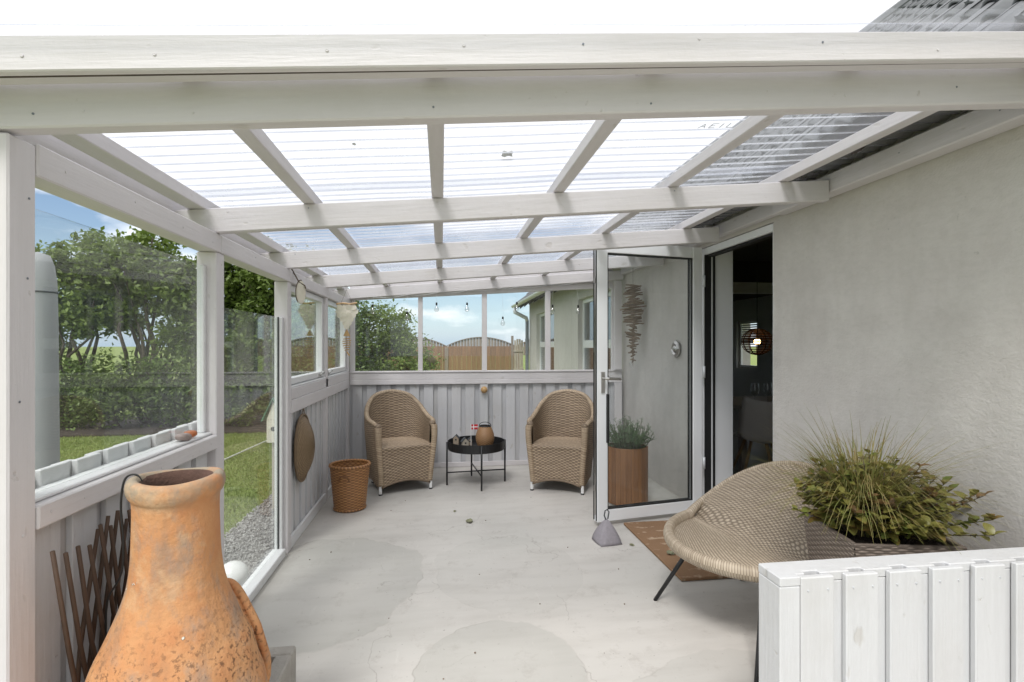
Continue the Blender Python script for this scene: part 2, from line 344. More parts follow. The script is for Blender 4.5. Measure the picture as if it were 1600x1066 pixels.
# ------------------------------------------------------------------ mesh helpers
class MB:
    def __init__(s): s.v = []; s.f = []; s.uv = {}; s.n = 0
    def add(s, verts, faces, uvs=None):
        b = s.n; verts = [tuple(map(float, p)) for p in verts]
        s.v += verts; s.n += len(verts)
        k0 = len(s.f)
        s.f += [tuple(b+i for i in f) for f in faces]
        if uvs:
            for k, u in enumerate(uvs): s.uv[k0+k] = u
        return s
    def box(s, x0, y0, z0, x1, y1, z1):
        x0, x1 = min(x0, x1), max(x0, x1); y0, y1 = min(y0, y1), max(y0, y1); z0, z1 = min(z0, z1), max(z0, z1)
        return s.add([(x0, y0, z0), (x1, y0, z0), (x1, y1, z0), (x0, y1, z0), (x0, y0, z1), (x1, y0, z1), (x1, y1, z1), (x0, y1, z1)],
                     [(3, 2, 1, 0), (4, 5, 6, 7), (0, 1, 5, 4), (1, 2, 6, 5), (2, 3, 7, 6), (3, 0, 4, 7)])
    def beam(s, p0, p1, w, h):
        """bottom centre line p0-p1, width w sideways, height h straight up"""
        p0, p1 = Vector(p0), Vector(p1); d = (p1-p0); sd = Vector((-d.y, d.x, 0)).normalized()*w/2; u = Vector((0, 0, h))
        vs = [p0-sd, p0+sd, p1+sd, p1-sd]; vs = vs+[q+u for q in vs]
        return s.add(vs, [(0, 1, 2, 3), (7, 6, 5, 4), (4, 5, 1, 0), (5, 6, 2, 1), (6, 7, 3, 2), (7, 4, 0, 3)])
    def prism(s, poly, z0, z1):
        n = len(poly)
        a = sum(poly[i][0]*poly[(i+1) % n][1]-poly[(i+1) % n][0]*poly[i][1] for i in range(n))
        if a < 0: poly = poly[::-1]
        return s.add([(x, y, z0) for x, y in poly]+[(x, y, z1) for x, y in poly],
                     [tuple(range(n))[::-1], tuple(range(n, 2*n))]+[(i, (i+1) % n, n+(i+1) % n, n+i) for i in range(n)])
    def tube(s, pts, r, k=8, closed=False):
        pts = [Vector(p) for p in pts]; m = len(pts); rr = r if hasattr(r, '__len__') else [r]*m
        vs = []; prev = None
        for i, p in enumerate(pts):
            if closed: t = pts[(i+1) % m]-pts[i-1]
            else: t = pts[min(i+1, m-1)]-pts[max(i-1, 0)]
            t.normalize()
            if prev is None: a = t.orthogonal().normalized()
            else:
                a = prev-t*prev.dot(t)
                a = a.normalized() if a.length > 1e-6 else t.orthogonal().normalized()
            prev = a; b = t.cross(a)
            for j in range(k):
                an = 2*math.pi*j/k; vs.append(p+(a*math.cos(an)+b*math.sin(an))*rr[i])
        fs = []
        for i in range(m if closed else m-1):
            i2 = (i+1) % m
            for j in range(k): fs.append((i*k+j, i*k+(j+1) % k, i2*k+(j+1) % k, i2*k+j))
        if not closed: fs += [tuple(range(k))[::-1], tuple(range((m-1)*k, m*k))]
        return s.add(vs, fs)
    def lathe(s, prof, k=32, c=(0, 0, 0), axis='z'):
        vs = []
        for (r, z) in prof:
            for j in range(k):
                a = 2*math.pi*j/k; x, y = r*math.cos(a), r*math.sin(a)
                p = (x, y, z) if axis == 'z' else (z, x, y)
                vs.append((p[0]+c[0], p[1]+c[1], p[2]+c[2]))
        fs = [(i*k+j, i*k+(j+1) % k, (i+1)*k+(j+1) % k, (i+1)*k+j) for i in range(len(prof)-1) for j in range(k)]
        return s.add(vs, fs)
    def ball(s, c, r, k=14, sc=(1, 1, 1)):
        m = k//2+1
        prof = [(max(1e-4, math.sin(math.pi*i/m)), -math.cos(math.pi*i/m)) for i in range(m+1)]
        b = s.n; s.lathe([(a*r, z*r) for a, z in prof], k)
        for i in range(b, s.n):
            x, y, z = s.v[i]; s.v[i] = (x*sc[0]+c[0], y*sc[1]+c[1], z*sc[2]+c[2])
        return s
    def grid(s, P, US, VS, wrap=False):
        """P: (nu,nv,3) array; US, VS: uv multipliers"""
        nu, nv = P.shape[:2]
        vs = P.reshape(-1, 3).tolist(); fs = []; uv = []
        for i in range(nu-1):
            for j in range(nv-1):
                fs.append((i*nv+j, (i+1)*nv+j, (i+1)*nv+j+1, i*nv+j+1))
                a, b, c, d = i/(nu-1)*US, (i+1)/(nu-1)*US, j/(nv-1)*VS, (j+1)/(nv-1)*VS
                uv.append(((a, c), (b, c), (b, d), (a, d)))
        return s.add(vs, fs, uv)
    def mesh(s, name, mat, smooth=False):
        me = bpy.data.meshes.new(name); me.from_pydata(s.v, [], s.f)
        if s.uv:
            ul = me.uv_layers.new(name='UVMap'); arr = []
            for p in me.polygons:
                u = s.uv.get(p.index); arr += list(u) if u else [(0, 0)]*p.loop_total
            ul.data.foreach_set('uv', [c for q in arr for c in q])
        me.materials.append(mat)
        if smooth: me.polygons.foreach_set('use_smooth', [True]*len(me.polygons))
        me.update(); return me
    def build(s, name, mat, parent=None, off=None, smooth=False, bevel=0.0, stuff=False):
        """verts in the parent's space; off = world position of the parent when verts are given in world space"""
        if off is not None: s.v = [(x-off[0], y-off[1], z-off[2]) for x, y, z in s.v]
        return put(name, s.mesh(name, mat, smooth), parent, bevel=bevel, stuff=stuff)
def put(name, me, parent=None, loc=(0, 0, 0), rot=(0, 0, 0), scale=(1, 1, 1), bevel=0.0, stuff=False):
    o = bpy.data.objects.new(name, me); C.objects.link(o)
    o.location = loc; o.rotation_euler = rot; o.scale = scale
    if parent: o.parent = parent
    if bevel:
        b = o.modifiers.new('bevel', 'BEVEL'); b.width = bevel; b.segments = 1; b.limit_method = 'ANGLE'
    if stuff: o['kind'] = 'stuff'
    return o
def tag(o, label, cat, group=None):
    o['label'] = label; o['category'] = cat
    if group: o['group'] = group
    return o
def thing(name, label, cat, loc=(0, 0, 0), rz=0, group=None):
    o = bpy.data.objects.new(name, None); C.objects.link(o); o.empty_display_size = .1
    o.location = loc; o.rotation_euler = (0, 0, rz)
    return tag(o, label, cat, group)
def struct(o, label=None): o['kind'] = 'structure'; return o
def copy_tree(o, parent=None):
    c = o.copy(); C.objects.link(c)
    if parent: c.parent = parent
    for ch in list(o.children): copy_tree(ch, c)
    return c
def raw(name, V, F, mat, parent=None, smooth=False, stuff=False, loc=(0, 0, 0)):
    me = bpy.data.meshes.new(name); V = np.asarray(V, dtype=np.float32); F = np.asarray(F, dtype=np.int32)
    k = F.shape[1]; me.vertices.add(len(V)); me.vertices.foreach_set('co', V.ravel())
    me.loops.add(F.size); me.loops.foreach_set('vertex_index', F.ravel())
    me.polygons.add(len(F)); me.polygons.foreach_set('loop_start', np.arange(len(F))*k); me.polygons.foreach_set('loop_total', np.full(len(F), k))
    me.materials.append(mat); me.update(calc_edges=True)
    if smooth: me.polygons.foreach_set('use_smooth', [True]*len(F))
    return put(name, me, parent, loc=loc, stuff=stuff)

def wrapgrid(mb, fn, NW, slant=1.0, k=10, amp=.003):
    """a tube or roll wrapped with NW turns of cane"""
    nu, nv = NW*4+1, k+1
    u, v = np.meshgrid(np.linspace(0, 1, nu), np.linspace(0, 1, nv), indexing='ij')
    P = fn(u, v); e = 1e-3
    du = fn(np.clip(u+e, 0, 1), v)-fn(np.clip(u-e, 0, 1), v); dv = fn(u, np.clip(v+e, 0, 1))-fn(u, np.clip(v-e, 0, 1))
    N = np.cross(du, dv); N /= np.maximum(np.linalg.norm(N, axis=-1, keepdims=True), 1e-9)
    W = u*NW+v*slant; P = P+N*(amp*np.sqrt(np.abs(np.sin(np.pi*W))))[..., None]
    f0 = len(mb.f); mb.grid(P, 1, 1)
    for i in range(nu-1):
        for j in range(nv-1):
            a, b, c, d = i/(nu-1)*NW, (i+1)/(nu-1)*NW, j/(nv-1), (j+1)/(nv-1)
            mb.uv[f0+i*(nv-1)+j] = ((c, a+c*slant), (c, b+c*slant), (d, b+d*slant), (d, a+d*slant))
    return mb
def wgrid(mb, fn, NS, NR, su=3, sv=4, amp=.003):
    """a really woven surface: fn(u,v)->(...,3); every strand passes over and under the stakes"""
    nu, nv = int(NS*su)+1, int(NR*sv)+1
    u, v = np.meshgrid(np.linspace(0, 1, nu), np.linspace(0, 1, nv), indexing='ij')
    P = fn(u, v); e = 1e-3
    du = fn(np.clip(u+e, 0, 1), v)-fn(np.clip(u-e, 0, 1), v); dv = fn(u, np.clip(v+e, 0, 1))-fn(u, np.clip(v-e, 0, 1))
    N = np.cross(du, dv); N /= np.maximum(np.linalg.norm(N, axis=-1, keepdims=True), 1e-9)
    U, V = u*NS, v*NR
    row = np.floor(V-1e-6)
    h = np.sqrt(np.abs(np.sin(np.pi*V)))*(.3+.7*(.5+.5*np.cos(np.pi*(U+row))))
    mb.grid(P+N*(amp*h)[..., None], NS, NR)
    return mb
def smooth_path(ctrl, n):
    """Catmull-Rom through ctrl (k,3) sampled n times"""
    c = np.asarray(ctrl, float); k = len(c); ext = np.vstack([2*c[0]-c[1], c, 2*c[-1]-c[-2]])
    t = np.linspace(0, k-1-1e-9, n); i = t.astype(int); f = (t-i)[:, None]
    p0, p1, p2, p3 = ext[i], ext[i+1], ext[i+2], ext[i+3]
    return .5*((2*p1)+(-p0+p2)*f+(2*p0-5*p1+4*p2-p3)*f**2+(-p0+3*p1-3*p2+p3)*f**3)

# ------------------------------------------------------------------ ground
def ground():
    mb = MB(); mb.box(-400, -60, -.40, 400, 700, -.15); struct(mb.build('ground', M_LAWN))
    mb = MB(); mb.box(-7.9, 9.0, -.149, .0, 11.2, -.12); struct(mb.build('flower_bed', M_SOIL))
    mb = MB(); mb.box(-1.60, -1.5, -.149, -1.052, 9.0, -.135); struct(mb.build('gravel_path', M_GRAVEL))
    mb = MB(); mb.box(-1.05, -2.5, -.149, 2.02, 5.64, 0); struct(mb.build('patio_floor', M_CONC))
    # gravel stones
    n = 9000; P = np.stack([rng.uniform(-1.62, -1.06, n), rng.uniform(1.9, 6.5, n), rng.uniform(-.135, -.122, n)], 1)
    r = rng.uniform(.006, .016, (n, 1, 3))*np.array([1, 1, .7]); o = np.array([[1, 0, 0], [-1, 0, 0], [0, 1, 0], [0, -1, 0], [0, 0, 1], [0, 0, -1]], float)
    V = P[:, None, :]+o[None]*r; V += rng.normal(0, .0016, V.shape)
    f = np.array([[0, 2, 4], [2, 1, 4], [1, 3, 4], [3, 0, 4], [2, 0, 5], [1, 2, 5], [3, 1, 5], [0, 3, 5]])
    F = (f[None]+np.arange(n)[:, None, None]*6).reshape(-1, 3)
    o_ = raw('gravel_stones', V.reshape(-1, 3), F, M_GRAVEL, stuff=True); tag(o_, 'grey gravel strip lying between the lawn and the glass wall', 'gravel')
    # lawn blades
    n = 60000; y = 2.2+7.0*rng.random(n)**.8; x = -1.6-rng.random(n)*(0.6+.62*y)
    lean = rng.normal(0, .012, (n, 2)); h = rng.uniform(.015, .042, n); a = rng.uniform(0, math.pi, n); w = .0035+.0004*y
    d = np.stack([np.cos(a)*w, np.sin(a)*w, np.zeros(n)], 1); B = np.stack([x, y, np.full(n, -.15)], 1)
    T = B+np.stack([lean[:, 0], lean[:, 1], h], 1)
    V = np.stack([B-d, B+d, T], 1).reshape(-1, 3); F = np.arange(3*n).reshape(-1, 3)
    o_ = raw('lawn_grass', V, F, L_LAWN, stuff=True); tag(o_, 'short mown grass of the garden beyond the gravel', 'grass')
ground()

# ------------------------------------------------------------------ foliage
def leaf_mesh(name, centres, size, mat, parent=None, up=.3, stuff=False, loc=(0, 0, 0)):
    n = len(centres); nrm = rng.normal(0, 1, (n, 3)); nrm[:, 2] = np.abs(nrm[:, 2])+up; nrm /= np.linalg.norm(nrm, axis=1, keepdims=True)
    t = rng.normal(0, 1, (n, 3)); t -= nrm*(t*nrm).sum(1, keepdims=True); t /= np.linalg.norm(t, axis=1, keepdims=True)
    b = np.cross(nrm, t); s = (size*rng.uniform(.6, 1.3, n))[:, None]
    V = np.stack([centres-t*s, centres+b*s*.5+nrm*s*.15, centres+t*s, centres-b*s*.5+nrm*s*.15], 1).reshape(-1, 3)
    F = np.arange(4*n).reshape(-1, 4)
    return raw(name, V, F, mat, parent, loc=loc, stuff=stuff)
def crown_pts(blobs, n_per_m, fill=.55):
    out = []
    for (c, r) in blobs:
        n = int(n_per_m*r[0]*r[1]*r[2])
        # sprigs: sub clumps inside the blob
        k = max(6, n//38); d = rng.normal(0, 1, (k, 3)); d /= np.linalg.norm(d, axis=1, keepdims=True)
        rad = rng.uniform(fill, 1.06, k)[:, None]; sc = np.array(c)+d*rad*np.array(r)
        idx = rng.integers(0, k, n); sz = rng.uniform(.05, .14, k)[idx][:, None]
        out.append(sc[idx]+rng.normal(0, 1, (n, 3))*sz*np.array([1, 1, .7]))
    return np.vstack(out)
def stems(mb, base, tips, r0, k=6, wig=.12):
    for t in tips:
        b = Vector(base)+Vector((random.uniform(-.12, .12), random.uniform(-.12, .12), 0)); t = Vector(t); m = 7; pts = []
        for i in range(m+1):
            f = i/m; q = b.lerp(t, f); q += Vector((random.uniform(-wig, wig), random.uniform(-wig, wig), 0))*math.sin(f*math.pi)
            pts.append(q)
        mb.tube(pts, [r0*(1-.8*i/m) for i in range(m+1)], k)
def tree(name, label, cat, loc, blobs, dens, leaf, mat, r0=.05, nst=5, group=None, low=False):
    t = thing(name, label, cat, loc, 0, group)
    mb = MB(); tips = []
    for (c, r) in blobs:
        for _ in range(max(2, nst//2)):
            tips.append((c[0]+random.uniform(-.6, .6)*r[0], c[1]+random.uniform(-.6, .6)*r[1], c[2]+random.uniform(-.3, .7)*r[2]))
    stems(mb, (0, 0, 0), tips, r0)
    mb.build('trunk' if not low else 'stem', M_BARK, t, smooth=True)
    leaf_mesh('crown' if not low else 'foliage', crown_pts(blobs, dens), leaf, mat, t)
    return t
GR = 'trees and shrubs along the garden boundary'
tree('garden_tree', 'tall leafy tree with a ragged crown, leftmost beyond the glass', 'tree', (-6.6, 10.2, -.15),
     [((-.2, 0, 2.5), (.85, .8, .65)), ((.5, 0, 2.9), (.7, .7, .55)), ((-.7, .1, 1.8), (.6, .6, .5)), ((.4, -.1, 2.1), (.6, .7, .45))], 14500, .052, L_TREE, .05, 6, GR)
tree('garden_tree', 'tallest garden tree with pale sprays reaching into the sky', 'tree', (-5.35, 10.3, -.15),
     [((-.2, 0, 2.75), (.7, .75, .6)), ((.1, 0, 3.35), (.35, .4, .36)), ((.5, .1, 2.5), (.6, .7, .6)), ((-.5, 0, 2.1), (.5, .6, .4)), ((.55, .1, 1.7), (.4, .5, .5))], 14500, .052, L_TREE, .05, 6, GR)
tree('garden_tree', 'rounded garden tree half behind the middle post', 'tree', (-4.2, 10.5, -.15),
     [((-.2, 0, 2.45), (.75, .8, .65)), ((.4, 0, 2.8), (.65, .7, .55)), ((0, 0, 1.7), (.8, .8, .65)), ((.1, 0, .9), (.7, .7, .6))], 14500, .052, L_TREE2, .05, 6, GR)
tree('garden_tree', 'dense garden tree seen above the free edge of the glass panel', 'tree', (-3.0, 10.2, -.15),
     [((-.1, 0, 2.6), (.75, .8, .75)), ((.5, .1, 2.2), (.5, .6, .6)), ((-.2, 0, 1.5), (.8, .8, .8)), ((.3, 0, .8), (.8, .8, .7)), ((-.5, 0, 3.1), (.5, .5, .4))], 15000, .052, L_TREE2, .05, 6, GR)
for i, (x, lab) in enumerate([(-7.4, 'low dark shrub under the leftmost tree'), (-6.5, 'low shrub on the bed between the two left trees'), (-5.6, 'low shrub with yellowish tips under the tallest tree'),
                              (-4.7, 'low shrub on the soil bed beside the middle post'), (-3.8, 'low rounded shrub behind the glass panel')]):
    tree('low_shrub', lab, 'shrub', (x, 9.75+.1*(i % 2), -.15), [((0, 0, .80), (.58, .4, .48)), ((.25, 0, .45), (.5, .4, .42)), ((-.3, 0, .5), (.4, .4, .4))], 20000, .04, L_HEDGE if i % 2 else L_TREE2, .015, 5, GR, True)
tree('hedge_bush', 'tall dark bush outside the far left corner window', 'bush', (-1.75, 9.4, -.15),
     [((0, 0, 1.9), (.55, .5, .5)), ((-.1, 0, 1.2), (.75, .6, .7)), ((-.6, 0, 1.7), (.5, .5, .5)), ((.1, 0, .5), (.8, .6, .6))], 34000, .036, L_HEDGE, .03, 5, GR, True)
tree('hedge_bush', 'bright bush with a spiky top outside the first back window', 'bush', (-.95, 9.6, -.15),
     [((0, 0, 1.75), (.42, .45, .42)), ((.1, 0, 1.1), (.6, .5, .65)), ((0, 0, .5), (.65, .6, .55))], 34000, .036, L_TREE, .03, 5, GR, True)
tree('hedge_bush', 'small bush standing against the brown board fence', 'bush', (-.38, 10.3, -.15),
     [((0, 0, .85), (.35, .35, .35)), ((-.1, 0, .5), (.4, .4, .4))], 16000, .035, L_HEDGE, .02, 4, GR, True)
tree('hedge_bush', 'dark bush in the gap before the corner post', 'bush', (-2.7, 9.9, -.15),
     [((0, 0, 1.5), (.6, .5, .6)), ((0, 0, .8), (.7, .6, .7))], 12000, .045, L_HEDGE, .03, 4, GR, True)

# ------------------------------------------------------------------ fence
def fence():
    L = (0, 13, -.15)
    t = thing('board_fence', 'brown upright board fence with arched weathered tops', 'fence', L)
    bd = MB().box(-.058, -.012, 0, .058, .012, 1.43).mesh('board', M_FENCE)
    for i in range(46):
        put('board', bd, t, loc=(-3.55+i*.121, random.uniform(-.006, .006), 0))
    for k in range(4):                                                  # arched tops, one per bay
        x0 = -3.32+1.75*k-.06
        for j in range(22):
            a = x0+.06+j*.076; b = a+.066; f = ((a+b)/2-x0-.875)/.875; top = 1.43+.005+.225*(1-f*f)-.10
            if top > 1.345: MB().box(a, .016, 1.20, b, .034, max(top+.10, 1.44)).build('slat', M_FENCE2, t)
        top = []
        for j in range(15):
            f = -1+2*j/14; top.append((x0+.875+f*.875, .0, 1.43+.225*(1-f*f)+.005))
        MB().tube(top, .014, 4).build('arch_rail', M_FENCE2, t)
        MB().box(x0-.045, -.05, 0, x0+.045, .045, 1.40).build('fence_post', M_FENCE2, t, bevel=.004)
    t2 = thing('garden_gate', 'narrow pale wooden gate between fence and downpipe', 'gate', (1.82, 12.2, -.15))
    for k in range(4): MB().box(-.10+k*.055, -.01, .1, -.055+k*.055, .01, 1.62-.03*abs(k-1.5)).build('board', M_PALEWD, t2)
    for z in (.4, .85, 1.3): MB().box(-.12, -.03, z, .13, -.0105, z+.05).build('rail', M_PALEWD, t2)
    mb = MB(); mb.beam((-.1, -.035, .45), (.1, -.035, .86), .02, .04); mb.build('brace', M_PALEWD, t2)
    MB().box(-.17, -.04, 0, -.121, .04, 1.68).build('gate_post', M_FENCE2, t2)
fence()
tt = thing('garden_ornament', 'round brown stick ornament on a pole before the fence', 'ornament', (-.22, 10.1, -.15))
MB().tube([(0, 0, 0), (0, 0, 1.12)], .012, 6).build('pole', M_PALEWD, tt)
mb = MB()
for k in range(11):
    z = 1.06+.02*k; r = .085*math.sin(math.pi*(k+1)/12)+.012; mb.tube([(r*math.cos(a), r*math.sin(a), z) for a in np.linspace(0, 2*math.pi, 15)[:-1]], .012, 5, True)
mb.build('ring_ball', M_DRIFT, tt)

# ------------------------------------------------------------------ house
HL = (4.5, 5, -.15)
house = thing('house', 'grey rendered house with a steep tiled roof along the right', 'house', HL)
WX0, WX1 = 2.02, 2.28
def wallparts():
    mb = MB()
    segs = [(-1.5, 2.92, []), (2.92, 3.82, [(0.0, 2.06)]), (3.82, 5.85, []), (5.85, 7.5, [(.70, 1.98)]), (7.5, 9.15, []), (9.15, 10.9, [(.70, 1.97)]), (10.9, 11.8, [])]
    for y0, y1, holes in segs:
        z = -.15
        for a, b in holes:
            if a > z: mb.box(WX0, y0, z, WX1, y1, a)
            z = b
        mb.box(WX0, y0, z, WX1, y1, 2.42)
    mb.build('front_wall', M_PLAST, house, HL)
    mb = MB(); mb.box(WX1+.001, 11.5, -.15, 6.9, 11.8, 2.42); mb.box(WX1+.001, -1.5, -.15, 6.9, -1.2, 2.42)
    gable = lambda y0, y1: mb.add([(WX1, y0, 2.42), (6.9, y0, 2.42), (4.46, y0, 4.40), (WX1, y1, 2.42), (6.9, y1, 2.42), (4.46, y1, 4.40)], [(0, 1, 2), (5, 4, 3), (0, 3, 4, 1), (1, 4, 5, 2), (2, 5, 3, 0)])
    gable(11.5, 11.8); gable(-1.5, -1.2)
    mb.build('gable_wall', M_PLAST, house, HL)
    mb = MB(); mb.box(6.9, -1.5, -.15, 7.2, 4.2, 2.42); mb.box(6.9, 4.2, -.15, 7.2, 6.4, .75); mb.box(6.9, 4.2, 2.05, 7.2, 6.4, 2.42); mb.box(6.9, 6.4, -.15, 7.2, 10.50, 2.42); mb.box(6.9, 10.50, -.15, 7.2, 11.25, .80); mb.box(6.9, 10.50, 1.85, 7.2, 11.25, 2.42); mb.box(6.9, 11.25, -.15, 7.2, 11.8, 2.42)
    mb.build('back_wall', M_PLAST, house, HL)
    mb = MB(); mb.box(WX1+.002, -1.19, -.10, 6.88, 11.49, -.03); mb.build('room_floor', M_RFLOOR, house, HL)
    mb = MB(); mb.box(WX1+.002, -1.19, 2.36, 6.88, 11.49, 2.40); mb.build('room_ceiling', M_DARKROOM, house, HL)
    mb = MB(); mb.box(6.86, -1.19, -.03, 6.895, 4.2, 2.35); mb.box(6.86, 4.2, -.03, 6.895, 6.4, .75); mb.box(6.86, 4.2, 2.05, 6.895, 6.4, 2.35); mb.box(6.86, 6.4, -.03, 6.895, 10.48, 2.35); mb.box(6.86, 11.27, -.03, 6.895, 11.48, 2.35); mb.box(6.86, 10.48, -.03, 6.895, 11.27, .78); mb.box(6.86, 10.48, 1.87, 6.895, 11.27, 2.35)
    mb.box(WX1+.01, 11.45, -.03, 6.85, 11.49, 2.35); mb.build('room_wall', M_ROOM, house, HL)
    mb = MB(); mb.box(WX1+.01, 6.0, 1.96, 6.85, 6.12, 2.06); mb.box(WX1+.01, 5.98, 2.061, 6.85, 6.14, 2.09); mb.build('ceiling_beam', M_ROOMW, house, HL)
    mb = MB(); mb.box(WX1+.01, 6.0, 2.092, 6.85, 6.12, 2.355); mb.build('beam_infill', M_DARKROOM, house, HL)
    wf = MB(); wf.box(6.98, 4.2, .75, 7.04, 4.26, 2.05); wf.box(6.98, 6.34, .75, 7.04, 6.4, 2.05); wf.box(6.98, 4.26, .75, 7.04, 6.34, .81); wf.box(6.98, 4.26, 1.99, 7.04, 6.34, 2.05); wf.box(6.981, 5.27, .81, 7.039, 5.33, 1.99)  # unseen window and opening, added to bring daylight to the dining table
    w = wf.build('window', M_PVC, house, HL)  # added unseen window, there only for daylight on the dining table
    MB().box(7.005, 4.26, .81, 7.011, 5.27, 1.99).build('pane', M_GLASS, w, HL); MB().box(7.005, 5.33, .81, 7.011, 6.34, 1.99).build('pane', M_GLASS, w, HL)
    # far room window with blind
    wf = MB(); wf.box(6.93, 10.5, .8, 6.98, 10.545, 1.85); wf.box(6.93, 11.205, .8, 6.98, 11.25, 1.85); wf.box(6.93, 10.546, .8, 6.98, 11.204, .85); wf.box(6.93, 10.546, 1.8, 6.98, 11.204, 1.85)
    w = wf.build('window', M_PVC, house, HL)
    bl = MB()
    for k in range(9): bl.box(6.955, 10.55, 1.35+k*.05, 6.965, 11.2, 1.382+k*.05)
    bl.build('blind_slat', M_ROOMW, w)
    w.children[0].data.transform(Matrix.Translation((-HL[0], -HL[1], -HL[2])))
wallparts()
def house_window(y0, y1, z0, z1):
    fx0, fx1 = WX0+.07, WX0+.13; f = MB(); w = .055; zm = 1.32; ym = (y0+y1)/2
    f.box(fx0, y0, z0, fx1, y0+w, z1); f.box(fx0, y1-w, z0, fx1, y1, z1)
    f.box(fx0, y0+w, z0, fx1, y1-w, z0+w); f.box(fx0, y0+w, z1-w, fx1, y1-w, z1)
    f.box(fx0, y0+w, zm-.055, fx1, y1-w, zm+.055); f.box(fx0+.002, ym-.04, z0+w, fx1-.002, ym+.04, zm-.055); f.box(fx0+.002, ym-.04, zm+.055, fx1-.002, ym+.04, z1-w)
    o = f.build('window', M_PVC, house, HL, bevel=.004)
    for a, b in ((z0+w, zm-.055), (zm+.055, z1-w)):
        for c, d in ((y0+w, ym-.04), (ym+.04, y1-w)):
            MB().box(fx0+.02, c, a, fx0+.026, d, b).build('pane', M_PANE, o, HL)
    MB().box(WX0-.03, y0-.02, z0-.05, fx0, y1+.02, z0-.003).build('sill', M_PVC, o, HL)
house_window(5.85, 7.5, .70, 1.98); house_window(9.15, 10.9, .70, 1.97)
def roof():
    EX, EZ, T = 1.72, 2.23, .85; ang = math.atan(T); RX = 4.46; RZ = EZ+(RX-EX)*T
    sl = MB(); n = Vector((-math.sin(ang), 0, math.cos(ang)))
    a = Vector((EX+.03, 0, EZ-.03)); b = Vector((RX, 0, RZ-.06))
    def slab(a, b, y0, y1, th):
        d = (b-a).normalized(); nn = Vector((-d.z, 0, d.x)); vs = []
        for p in (a, b):
            for y in (y0, y1):
                for s in (0, -th): q = p+nn*s; vs.append((q.x, y, q.z))
        sl.add(vs, [(0, 4, 6, 2), (1, 3, 7, 5), (0, 1, 5, 4), (2, 6, 7, 3), (0, 2, 3, 1), (4, 5, 7, 6)])
    slab(a, b, -1.8, 11.95, .03)
    slab(Vector((RX+.001, 0, RZ-.06)), Vector((7.5, 0, RZ-.06-(7.5-RX)*.68)), -1.8, 11.95, .03)
    r = sl.build('roof', M_ROOFWD, house, HL)
    tails = MB()
    for k in range(23):
        y = -1.6+k*.6; tails.beam((EX+.05, y, EZ-.10), (WX0-.002, y, EZ-.10+(WX0-EX-.05)*T), .05, .075)
    tails.build('rafter_tail', M_ROOFWD, r, HL)
    # pantiles
    W, Lg, th = .20, .345, .012; k = 16; vs = []; fs = []
    for i in range(k+1):
        y = -W*.54+W*1.08*i/k; h = .017*math.cos(4*math.pi*i/k)
        for (x, e) in ((0, .022), (Lg, 0)):
            vs += [(x, y, h+e), (x, y, h+e-th)]
    for i in range(k):
        A = i*4; B = A+4
        fs += [(A, B, B+2, A+2)[::-1], (A+1, A+3, B+3, B+1)[::-1], (A, A+1, B+1, B)[::-1]]
    tile = MB().add(vs, fs).mesh('roof_tile', M_TILE, True)
    pos = []
    for c in range(13):
        for j in range(67):
            pos.append((EX-.02+c*.33*math.cos(ang), -1.6+j*W+random.uniform(-.004, .004), EZ+.012+c*.33*math.sin(ang)))
    def vis(p):
        X, Y, Z = p[0]+.1, p[1], p[2]+.1; s, c = math.sin(math.atan(110/805)), math.cos(math.atan(110/805))
        z = X*s+Y*c
        if z < .3: return 1e3+Y*-1
        px = 800+805*(X*c-Y*s)/z; py = 540-805*(Z-1.3)/z
        return z + (0 if (-20 < px < 1640 and -30 < py < 1066) else 100)
    pos.sort(key=vis)
    for p in pos[:300]:
        put('roof_tile', tile, r, loc=(p[0]-HL[0], p[1]-HL[1], p[2]-HL[2]), rot=(0, -ang+random.uniform(-.01, .01), 0))
    V = np.array([v.co[:] for v in tile.vertices]); F0 = [tuple(p.vertices) for p in tile.polygons]
    ca, sa = math.cos(ang), math.sin(ang); mb = MB()
    for p in pos[300:]:
        Q = np.stack([V[:, 0]*ca-V[:, 2]*sa+p[0], V[:, 1]+p[1], V[:, 0]*sa+V[:, 2]*ca+p[2]], 1); mb.add(Q.tolist(), F0)
    mb.build('roof_tiles', M_TILE, r, HL, stuff=True)
    mb = MB(); mb.tube([(RX, y, RZ+.02) for y in np.linspace(-1.8, 11.95, 30)], .09, 10); mb.build('ridge', M_TILE, r, HL)
    # gutter: half round beyond the veranda, ends at the far corner
    mb = MB(); pr = []; GX = EX-.055; GZ = EZ-.005
    for i in range(9): a = math.pi*i/8; pr.append((GX+.055*math.cos(a), GZ-.055*math.sin(a)))
    for i in range(9): a = math.pi*(8-i)/8; pr.append((GX+.051*math.cos(a), GZ-.051*math.sin(a)))
    n = len(pr); vs = [(x, y, z) for y in (5.75, 11.95) for x, z in pr]
    mb.add(vs, [(i, (i+1) % n, n+(i+1) % n, n+i) for i in range(n)]+[tuple(range(n)), tuple(range(n, 2*n))[::-1]])
    mb.build('gutter', M_GUT, house, HL)
    mb = MB(); mb.tube([(GX, 11.7, GZ-.05), (GX, 11.7, GZ-.16), (1.93, 11.7, 1.93), (1.95, 11.7, 1.86)], .045, 10); mb.build('pipe_bend', M_GUT, house, HL, smooth=True)
    mb = MB(); mb.tube([(1.95, 11.7, 1.87), (1.95, 11.7, -.13)], .04, 12)
    mb.tube([(1.95, 11.7, 1.45), (1.95, 11.7, 1.41)], .048, 12); mb.build('downpipe', M_ZINC, house, HL, smooth=False)
roof()

